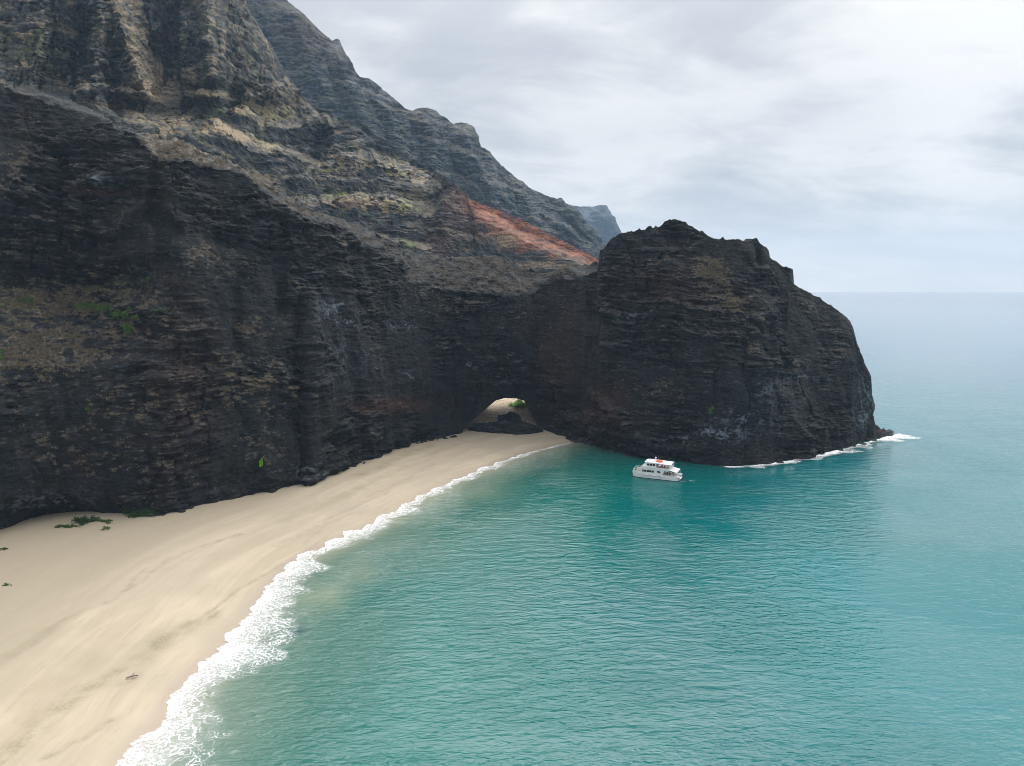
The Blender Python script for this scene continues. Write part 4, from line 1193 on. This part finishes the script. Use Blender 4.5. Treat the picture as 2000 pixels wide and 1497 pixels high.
# ------------------------------------------------------------------ people aboard: one skinned body, clothes by material
def person(loc, rz, label, shirt, trousers, pose='stand', skin=(0.42, 0.26, 0.18), hair=(0.03, 0.02, 0.015)):
    J = {'pel': (0, 0, .95), 'sp': (0, 0.01, 1.2), 'ch': (0, .0, 1.38), 'nk': (0, 0, 1.5), 'hd': (0, -.02, 1.6), 'ht': (0, -.01, 1.72),
         'lsh': (-.19, 0, 1.40), 'lel': (-.25, .02, 1.12), 'lwr': (-.24, -.14, .93), 'lha': (-.235, -.19, .87), 'rsh': (.19, 0, 1.40), 'rel': (.25, .02, 1.12), 'rwr': (.24, -.14, .93), 'rha': (.235, -.19, .87),
         'lhp': (-.1, 0, .9), 'lkn': (-.11, -.03, .5), 'lan': (-.11, .01, .09), 'lto': (-.12, -.17, .04), 'rhp': (.1, 0, .9), 'rkn': (.11, -.03, .5), 'ran': (.11, .01, .09), 'rto': (.12, -.17, .04)}
    if pose == 'lean':
        J.update(lel=(-.26, -.14, 1.16), lwr=(-.2, -.36, 1.14), lha=(-.19, -.44, 1.13), rel=(.26, -.14, 1.16), rwr=(.2, -.36, 1.14), rha=(.19, -.44, 1.13))
    if pose == 'sit':
        for q in J: J[q] = (J[q][0], J[q][1], J[q][2] - (.45 if q not in ('lan', 'lto', 'ran', 'rto', 'lkn', 'rkn') else 0))
        J.update(lkn=(-.13, -.42, .5), rkn=(.13, -.42, .5), lan=(-.13, -.44, .09), ran=(.13, -.44, .09), lto=(-.13, -.6, .04), rto=(.13, -.6, .04), lwr=(-.16, -.3, .58), rwr=(.16, -.3, .58), lha=(-.13, -.38, .56), rha=(.13, -.38, .56))
    rad = dict(pel=.15, sp=.14, ch=.16, nk=.055, hd=.1, ht=.075, lsh=.075, lel=.05, lwr=.035, lha=.04, lhp=.1, lkn=.065, lan=.045, lto=.04)
    for q in list(rad):
        if q[0] == 'l': rad['r' + q[1:]] = rad[q]
    names = list(J); idx = {q: i for i, q in enumerate(names)}
    E = [('pel', 'sp'), ('sp', 'ch'), ('ch', 'nk'), ('nk', 'hd'), ('hd', 'ht')]
    for s_ in 'lr': E += [('ch', s_ + 'sh'), (s_ + 'sh', s_ + 'el'), (s_ + 'el', s_ + 'wr'), (s_ + 'wr', s_ + 'ha'), ('pel', s_ + 'hp'), (s_ + 'hp', s_ + 'kn'), (s_ + 'kn', s_ + 'an'), (s_ + 'an', s_ + 'to')]
    me = bpy.data.meshes.new('person'); me.from_pydata([J[q] for q in names], [(idx[a], idx[b]) for a, b in E], [])
    o = bpy.data.objects.new('person', me); COL.objects.link(o)
    md = o.modifiers.new('skin', 'SKIN')
    for q in names:
        sv = me.skin_vertices[0].data[idx[q]]; sv.radius = (rad[q], rad[q] * (.72 if q in ('pel', 'sp', 'ch') else 1)); sv.use_root = q == 'pel'
    o.modifiers.new('sub', 'SUBSURF').levels = 1
    dg = bpy.context.evaluated_depsgraph_get()
    m2 = bpy.data.meshes.new_from_object(o.evaluated_get(dg))
    o.modifiers.clear(); o.data = m2
    sit = -.45 if pose == 'sit' else 0
    m2.materials.clear()
    for nm, c in (('skin_tone', skin), ('shirt_cloth', shirt), ('trouser_cloth', trousers)):
        m2.materials.append(plain(nm, c, .7, .1))
    for p in m2.polygons:
        c = p.center; zc = c.z - sit if pose == 'sit' else c.z
        arm = abs(c.x) > .215 and zc < 1.2 or (pose != 'stand' and c.y < -.2 and abs(c.x) > .1 and zc > .95)
        if zc > 1.5 or arm: p.material_index = 0
        elif zc > .97: p.material_index = 1
        else: p.material_index = 2 if c.z > .3 else 0
        p.use_smooth = True
    # hair cap, a child
    bm = bmesh.new(); bmesh.ops.create_uvsphere(bm, u_segments=10, v_segments=7, radius=.118)
    for v in bm.verts:
        v.co.z *= 1.05; v.co += Vector((0, .02, 1.665 + sit))
    bmesh.ops.delete(bm, geom=[v for v in bm.verts if v.co.z < 1.63 + sit and v.co.y < .05], context='VERTS')
    hm = bpy.data.meshes.new('hair'); bm.to_mesh(hm); bm.free(); hm.materials.append(plain('hair_dark', hair, .6))
    ho = bpy.data.objects.new('hair', hm); COL.objects.link(ho); ho.parent = o
    o.location = BM @ Vector(loc); o.rotation_euler = (0, 0, BANG + rz); o.scale = (BK,) * 3
    tag(o, label, 'person', 'passengers aboard the tour boat')
    return o


person((0.95, -1.2, 1.945), R(-90), 'person in navy shirt standing at the bow rail of the boat', (.03, .05, .12), (.05, .05, .06), 'lean')
person((1.0, 0.5, 1.945), R(-90), 'person in black shirt at the middle of the bow rail', (.02, .02, .025), (.2, .17, .13), 'lean')
person((2.55, -2.3, 1.945), R(-60), 'person in white shirt on the foredeck beside the cabin front', (.7, .7, .7), (.06, .07, .12))
person((2.4, 2.4, 1.945), R(-110), 'person in red shirt on the foredeck by the far rail', (.4, .05, .04), (.07, .07, .08), 'lean')
person((3.1, .2, 1.945), R(-90), 'person in blue shirt standing before the middle front window', (.06, .12, .3), (.1, .09, .08))
person((15.0, -3.0, 1.87), R(0), 'person in dark shirt on the aft deck behind the slanted window', (.03, .03, .04), (.12, .1, .08), 'lean')
person((16.0, -2.9, 1.87), R(20), 'person in blue shirt on the aft deck between two white posts', (.05, .1, .25), (.05, .05, .06))
person((17.6, -2.8, 1.87), R(60), 'person in grey shirt at the stern end of the lower deck', (.3, .3, .32), (.03, .03, .05))
person((16.45, .9, 1.87), R(-90), 'person in pale shirt seated on the tan aft bench', (.6, .58, .5), (.1, .1, .14), 'sit')


# ------------------------------------------------------------------ 8. the mound seen through the arch
def build_mound():
    c = on_beach(np.array([985.]), np.array([852.]))[0]
    nx, ny = 260, 200
    gx = np.linspace(-48, 52, nx); gy = np.linspace(c[1] + 16, c[1] + 130, ny)
    X, Y = np.meshgrid(gx, gy)
    t = (Y - gy[0])
    Z = 2.0 + 0.22 * t - 0.0012 * (X + 4) ** 2 + 1.0 * fbm(X / 10, Y / 10, 0, 3, 101) + .2 * fbm(X / 1.5, Y / 1.5, 0, 2, 103)
    Z = np.minimum(Z, 34)
    Z = np.where(t < .01, -1, Z)
    n = fbm(X / 4, Y / 4, 0, 3, 105)
    tan = np.ones_like(X) * (0.92 + .1 * n)
    o = mesh_np('sand_mound', np.stack([X, Y, Z], -1), grid_faces(nx, ny), M_MOUND, dict(tan=tan, scree_light=0 * X, green=0 * X, pale=0 * X, red=0 * X))
    tag(o, kind='structure')
    return X, Y, Z


M_MOUND = rock_material('dry_sand_slope', tan=(0.56, 0.44, 0.32), bump=.25)
MX, MY, MZ = build_mound()


def mound_z(x, y):
    k = np.argmin((MX - x) ** 2 + (MY - y) ** 2)
    return float(MZ.ravel()[k])


def rock_mesh(name, seed, dims, res=4, mat=None, rough=.3):
    bm = bmesh.new(); bmesh.ops.create_icosphere(bm, subdivisions=res, radius=1.0)
    co = np.array([v.co[:] for v in bm.verts])
    n1 = fbm(co[:, 0] * 1.1, co[:, 1] * 1.1, co[:, 2] * 1.1, 3, seed)
    n2 = fbm(co[:, 0] * 3.3, co[:, 1] * 3.3, co[:, 2] * 5, 5, seed + 5, 0.62)
    co = co * (1 + rough * 1.3 * n1 + rough * .5 * n2)[:, None]
    for v, q in zip(bm.verts, co): v.co = Vector((q * np.array(dims)).tolist())
    me = bpy.data.meshes.new(name); bm.to_mesh(me); bm.free()
    for k in ('tan', 'scree_light', 'green', 'pale', 'red'):
        a = me.attributes.new(k, 'FLOAT', 'POINT')
        a.data.foreach_set('value', np.zeros(len(co), np.float32) if k not in ('pale',) else np.clip(.9 * n2, 0, .6).astype(np.float32))
    me.materials.append(mat or M_CLIFF)
    return me


def put(name, me, loc, rz, label, cat, group=None, sc=1.0):
    o = bpy.data.objects.new(name, me); COL.objects.link(o)
    o.location = loc; o.rotation_euler = (0, 0, rz); o.scale = (sc,) * 3
    tag(o, label, cat, group)
    return o


_ab = on_beach(np.array([960., 1015.]), np.array([856., 852.]))
put('rock_outcrop', rock_mesh('rock_outcrop', 3, (19, 8, 5.0), 6, rough=.4), (_ab[0, 0] + 6, _ab[0, 1] + 17, 1.0), R(6), 'wide low black rock heaped behind the arch opening', 'rock')
put('rock_outcrop', rock_mesh('rock_peak', 8, (5.2, 4.5, 5.6), 6, rough=.5), (_ab[1, 0] - 5, _ab[1, 1] + 22, 4.0), R(20), 'tall dark rock peak on the tan mound seen through the arch', 'rock')

# rocks off the tip of the headland
_tip = [(1700, 860, 2.6, 1.1), (1716, 853, 2.8, 1.3), (1727, 851, 2.6, 1.1), (1737, 850, 2.2, .8), (1682, 867, 2.2, .9), (1662, 872, 2.0, .8), (1640, 879, 2.0, .7), (1600, 887, 2.0, .8), (1560, 895, 2.2, .8), (1520, 903, 2.0, .7)]
_rm = [rock_mesh('rock', 20 + i, (1, .8, .7), 4, rough=.4) for i in range(4)]
for i, (x, y, r_, h_) in enumerate(_tip):
    p = on_plane(x, y)
    o = put('rock', _rm[i % 4], (p[0], p[1], .1), i * 1.3, 'low black rock awash at the foot of the headland', 'rock', 'wave washed rocks below the headland')
    o.scale = (r_ * 1.2, r_, h_)
# fallen boulders along the cliff's foot on the sand
_bx = [(352, 1001), (372, 993), (425, 980), (500, 962), (540, 955), (575, 948), (602, 942), (628, 935), (650, 926), (690, 912), (735, 895), (790, 875), (815, 867), (845, 860), (868, 857), (882, 855)]
for _i in range(70):
    _x = random.uniform(330, 890) if _i < 45 else random.uniform(600, 890)
    _bx.append((_x, float(E_BASE(_x)) + random.uniform(-1.5, 2.5)))
for i, (x, y) in enumerate(_bx):
    p = on_beach(np.array([float(x)]), np.array([float(y)]))[0]
    s_ = random.uniform(.35, .95) if i else 1.0
    o = put('boulder', _rm[i % 4], (p[0], p[1] + .6, p[2] + .1), i * 2.1, 'small black boulder half sunk in sand at the cliff foot', 'boulder', 'boulders along the foot of the cliff')
    o.scale = (s_ * 1.4, s_, s_ * .8)


# ------------------------------------------------------------------ 9. plants
def leaf_material(name, col):
    m, t, b = new_mat(name)
    tcn = t.node('ShaderNodeTexCoord').outputs['Object']
    n = t.noise(tcn, 1.3, 4.0, 0.6)
    lc = t.mix(t.rng(n, .3, .7), tuple(c * .7 for c in col), tuple(min(1, c * 1.5) for c in col))
    t.link(lc, b.inputs['Base Color'])
    b.inputs['Roughness'].default_value = .65
    b.inputs['Specular IOR Level'].default_value = .25
    tr = t.node('ShaderNodeBsdfTranslucent'); t.link(lc, tr.inputs['Color'])
    ms = t.node('ShaderNodeMixShader'); ms.inputs[0].default_value = 0.45
    t.link(b.outputs[0], ms.inputs[1]); t.link(tr.outputs[0], ms.inputs[2])
    t.link(ms.outputs[0], [q for q in t.n if q.type == 'OUTPUT_MATERIAL'][0].inputs[0])
    return m


M_LEAF = leaf_material('shrub_leaves', (0.085, 0.165, 0.04))
M_LEAFD = leaf_material('dark_shrub_leaves', (0.045, 0.10, 0.03))
M_LEAFB = leaf_material('bright_leaves', (0.26, 0.55, 0.03))
M_TWIG = plain('twig_bark', (0.09, 0.065, 0.045), .8)
M_DRY = leaf_material('dry_tuft', (0.16, 0.13, 0.092))


def leaf_cloud(n, dims, size, seed, clumps=13):
    r = np.random.default_rng(seed)
    cc = r.normal(size=(clumps, 3)) * .7; cc[:, 2] = np.abs(cc[:, 2]) * .8
    which = r.integers(0, clumps, n)
    p = cc[which] + r.normal(size=(n, 3)) * (.12 + .14 * r.random((clumps, 1)))[which]
    p[:, 2] = np.maximum(p[:, 2], 0)
    p = p * np.array(dims)
    a = r.normal(size=(n, 3)); a /= np.linalg.norm(a, axis=1, keepdims=True)
    b = np.cross(a, r.normal(size=(n, 3))); b /= np.linalg.norm(b, axis=1, keepdims=True)
    s_ = size * r.uniform(.6, 1.4, (n, 1))
    V = np.stack([p - a * s_, p + b * s_ * .45, p + a * s_, p - b * s_ * .45], 1).reshape(-1, 3)
    return V, np.arange(4 * n).reshape(-1, 4), cc * np.array(dims)


def shrub(loc, dims, n, size, mat, label, seed, name='shrub', group='green shrubs on and below the cliff', stems=True):
    root = empty(name, loc)
    tag(root, label, 'shrub', group)
    V, Fq, cc = leaf_cloud(n, dims, size, seed)
    f = mesh_np('foliage', V, Fq, mat, smooth=False); f.parent = root
    if stems:
        q = MB()
        for c_ in cc: q.path([(0, 0, -.5), (c_[0] * .5, c_[1] * .5, c_[2] * .4), tuple(c_)], .06 * max(dims) / 3 + .02, 5)
        q.build('stem', M_TWIG, root)
    return root


def cliff_shrub(px, py, dims, n, size, mat, label, seed):
    p, nn = on_cliff(px, py)
    shrub(p + Vector((nn.x, nn.y, 0)) * .3, dims, n, size, mat, label, seed)


def beach_shrub(px, py, dims, n, size, mat, label, seed):
    p = on_beach(np.array([float(px)]), np.array([float(py)]))[0]
    shrub(Vector(p.tolist()), dims, n, size, mat, label, seed)


cliff_shrub(172, 597, (4.5, 3, 1.6), 900, .35, M_LEAF, 'wide green shrub patch on the sloping cliff ledge', 1)
cliff_shrub(205, 612, (4, 3, 1.6), 900, .35, M_LEAF, 'green shrub in the middle of the cliff ledge row', 2)
cliff_shrub(254, 622, (3, 2.4, 2.6), 900, .35, M_LEAF, 'tall green shrub at the outer end of the cliff ledge', 3)
cliff_shrub(246, 648, (1.6, 1.6, 2.0), 500, .3, M_LEAF, 'narrow green shrub hanging below the ledge end', 4)
cliff_shrub(50, 594, (1.6, 1.4, 1.5), 500, .28, M_LEAF, 'round bright green bush alone near the inner end of the ledge', 5)
cliff_shrub(279, 549, (1.2, 1.2, 1.8), 350, .28, M_LEAF, 'small upright shrub on the dark wall above the ledge', 6)
cliff_shrub(3, 702, (1.2, 1.2, 1.6), 350, .28, M_LEAF, 'green shrub cut by the picture edge below the ledge', 7)
cliff_shrub(501, 907, (.4, .4, 1.7), 900, .13, M_LEAFB, 'small vivid green plant low on the bare dark wall', 8)
cliff_shrub(1389, 808, (1.3, 1.3, 2.2), 350, .3, M_LEAF, 'green plant hanging on the dark headland face', 9)
cliff_shrub(178, 800, (.8, .8, .8), 200, .2, M_LEAF, 'tiny green plant halfway up the left dark wall', 10)
cliff_shrub(315, 607, (2, 1.6, .8), 300, .3, M_LEAFD, 'low olive shrub on the rock step right of the ledge', 11)
beach_shrub(278, 1006, (4.2, 2.5, 2.6), 1400, .33, M_LEAFD, 'big dark green shrub against the cliff foot', 12)
beach_shrub(155, 1022, (2.0, 1.5, 1.5), 800, .28, M_LEAFD, 'dark rounded shrub on sand under the overhang', 13)
beach_shrub(180, 1018, (2.0, 1.2, 1.0), 500, .28, M_LEAFD, 'low dark shrub in shade under the overhang', 14)
beach_shrub(126, 1030, (2.0, 1.2, .55), 500, .25, M_LEAF, 'flat green creeper on the sand nearest the overhang', 15)
beach_shrub(205, 1020, (1.8, .9, .6), 450, .25, M_LEAF, 'flat green creeper beside the foot of the cliff', 16)
beach_shrub(208, 1033, (1.0, .9, .4), 250, .22, M_LEAF, 'small green creeper out on the open sand', 17)
beach_shrub(11, 1143, (.8, .5, .25), 120, .18, M_LEAF, 'tiny lone green sprig on bare sand', 18)
beach_shrub(8, 1073, (.9, .7, .3), 120, .2, M_LEAFD, 'tiny dull green sprig on sand near the cliff', 19)
# the bright bush at the top of the mound behind the arch: walk the ray to the mound
_p = None
for yy in np.arange(370, 480, .5):
    q = at_Y(1014, 793, yy)
    if mound_z(q[0], q[1]) > q[2] and MY.min() < yy < MY.max(): _p = q; break
if _p is None: _p = at_Y(1018, 790, 430)
shrub(Vector(_p.tolist()), (3.8, 2.4, 2.2), 1800, .35, M_LEAFB, 'vivid green bush on the tan mound seen through the arch', 30)


# dry tufts scattered over the ledges and scree: nobody could count them
def build_tufts():
    r = np.random.default_rng(12)
    wgt = (np.clip(CTAN, 0, 1) ** 1.3 + .16 * np.clip(CSCREE_LIGHT, 0, 1)) * (CPX > -150)
    wgt[:6] = 0; wgt[-4:] = 0
    flat = (wgt / wgt.sum()).ravel()
    k = 9000
    pick = r.choice(flat.size, k, p=flat)
    base = CP.reshape(-1, 3)[pick]
    size = r.uniform(.18, .55, k)
    per = 9
    off = r.normal(size=(k, per, 3)) * np.array([.6, .6, .38]); off[..., 2] = np.abs(off[..., 2])
    p = base[:, None] + off * size[:, None, None] * 1.3
    a = r.normal(size=(k, per, 3)); a[..., 2] = np.abs(a[..., 2]) + .4; a /= np.linalg.norm(a, axis=-1, keepdims=True)
    b = np.cross(a, r.normal(size=(k, per, 3))); b /= np.linalg.norm(b, axis=-1, keepdims=True)
    s_ = (size[:, None, None] * r.uniform(.5, 1.1, (k, per, 1)))
    V = np.stack([p - a * s_ * .4 - b * s_ * .3, p - a * s_ * .4 + b * s_ * .3, p + a * s_ + b * s_ * .2, p + a * s_ - b * s_ * .2], 2).reshape(-1, 3)
    o = mesh_np('dry_scrub', V, np.arange(4 * k * per).reshape(-1, 4), M_DRY, smooth=False)
    tag(o, 'dry tan scrub tufts growing over the cliff ledges', 'scrub', kind='stuff')


build_tufts()

# driftwood on the sand
M_DRIFT = plain('driftwood', (0.16, 0.12, 0.10), .8)


def driftwood(px, py, ln, rz, label):
    p = on_beach(np.array([float(px)]), np.array([float(py)]))[0]
    q = MB(); q.path([(-ln / 2, 0, .1), (-ln * .1, .12, .16), (ln * .3, .02, .14), (ln / 2, -.15, .1)], .12, 6); q.path([(0, .1, .15), (.35, .7, .3), (.4, 1.1, .25)], .07, 5); q.path([(ln * .2, 0, .14), (ln * .3, -.6, .35)], .06, 5)
    o = q.build('driftwood', M_DRIFT); o.location = Vector(p.tolist()); o.rotation_euler = (0, 0, rz)
    tag(o, label, 'driftwood', 'driftwood on the sand')


driftwood(258, 1323, 2.0, R(30), 'forked dark driftwood on the smooth sand above the surf')

# ------------------------------------------------------------------ 10. the air between
m = bpy.data.materials.new('sea_air'); m.use_nodes = True
t = NT(m.node_tree); t.n.clear()
out = t.node('ShaderNodeOutputMaterial')
pv = t.node('ShaderNodeVolumePrincipled')
pv.inputs['Color'].default_value = (0.50, 0.73, 1.0, 1)
pv.inputs['Density'].default_value = 0.85e-4
pv.inputs['Anisotropy'].default_value = 0.0
t.link(pv.outputs[0], out.inputs['Volume'])
q = MB(); q.box(-9200, 9200, -600, 8600, -9, 640)
hz = q.build('haze', m)
tag(hz, 'pale blue sea air over the bay and ridges', 'haze', kind='stuff')
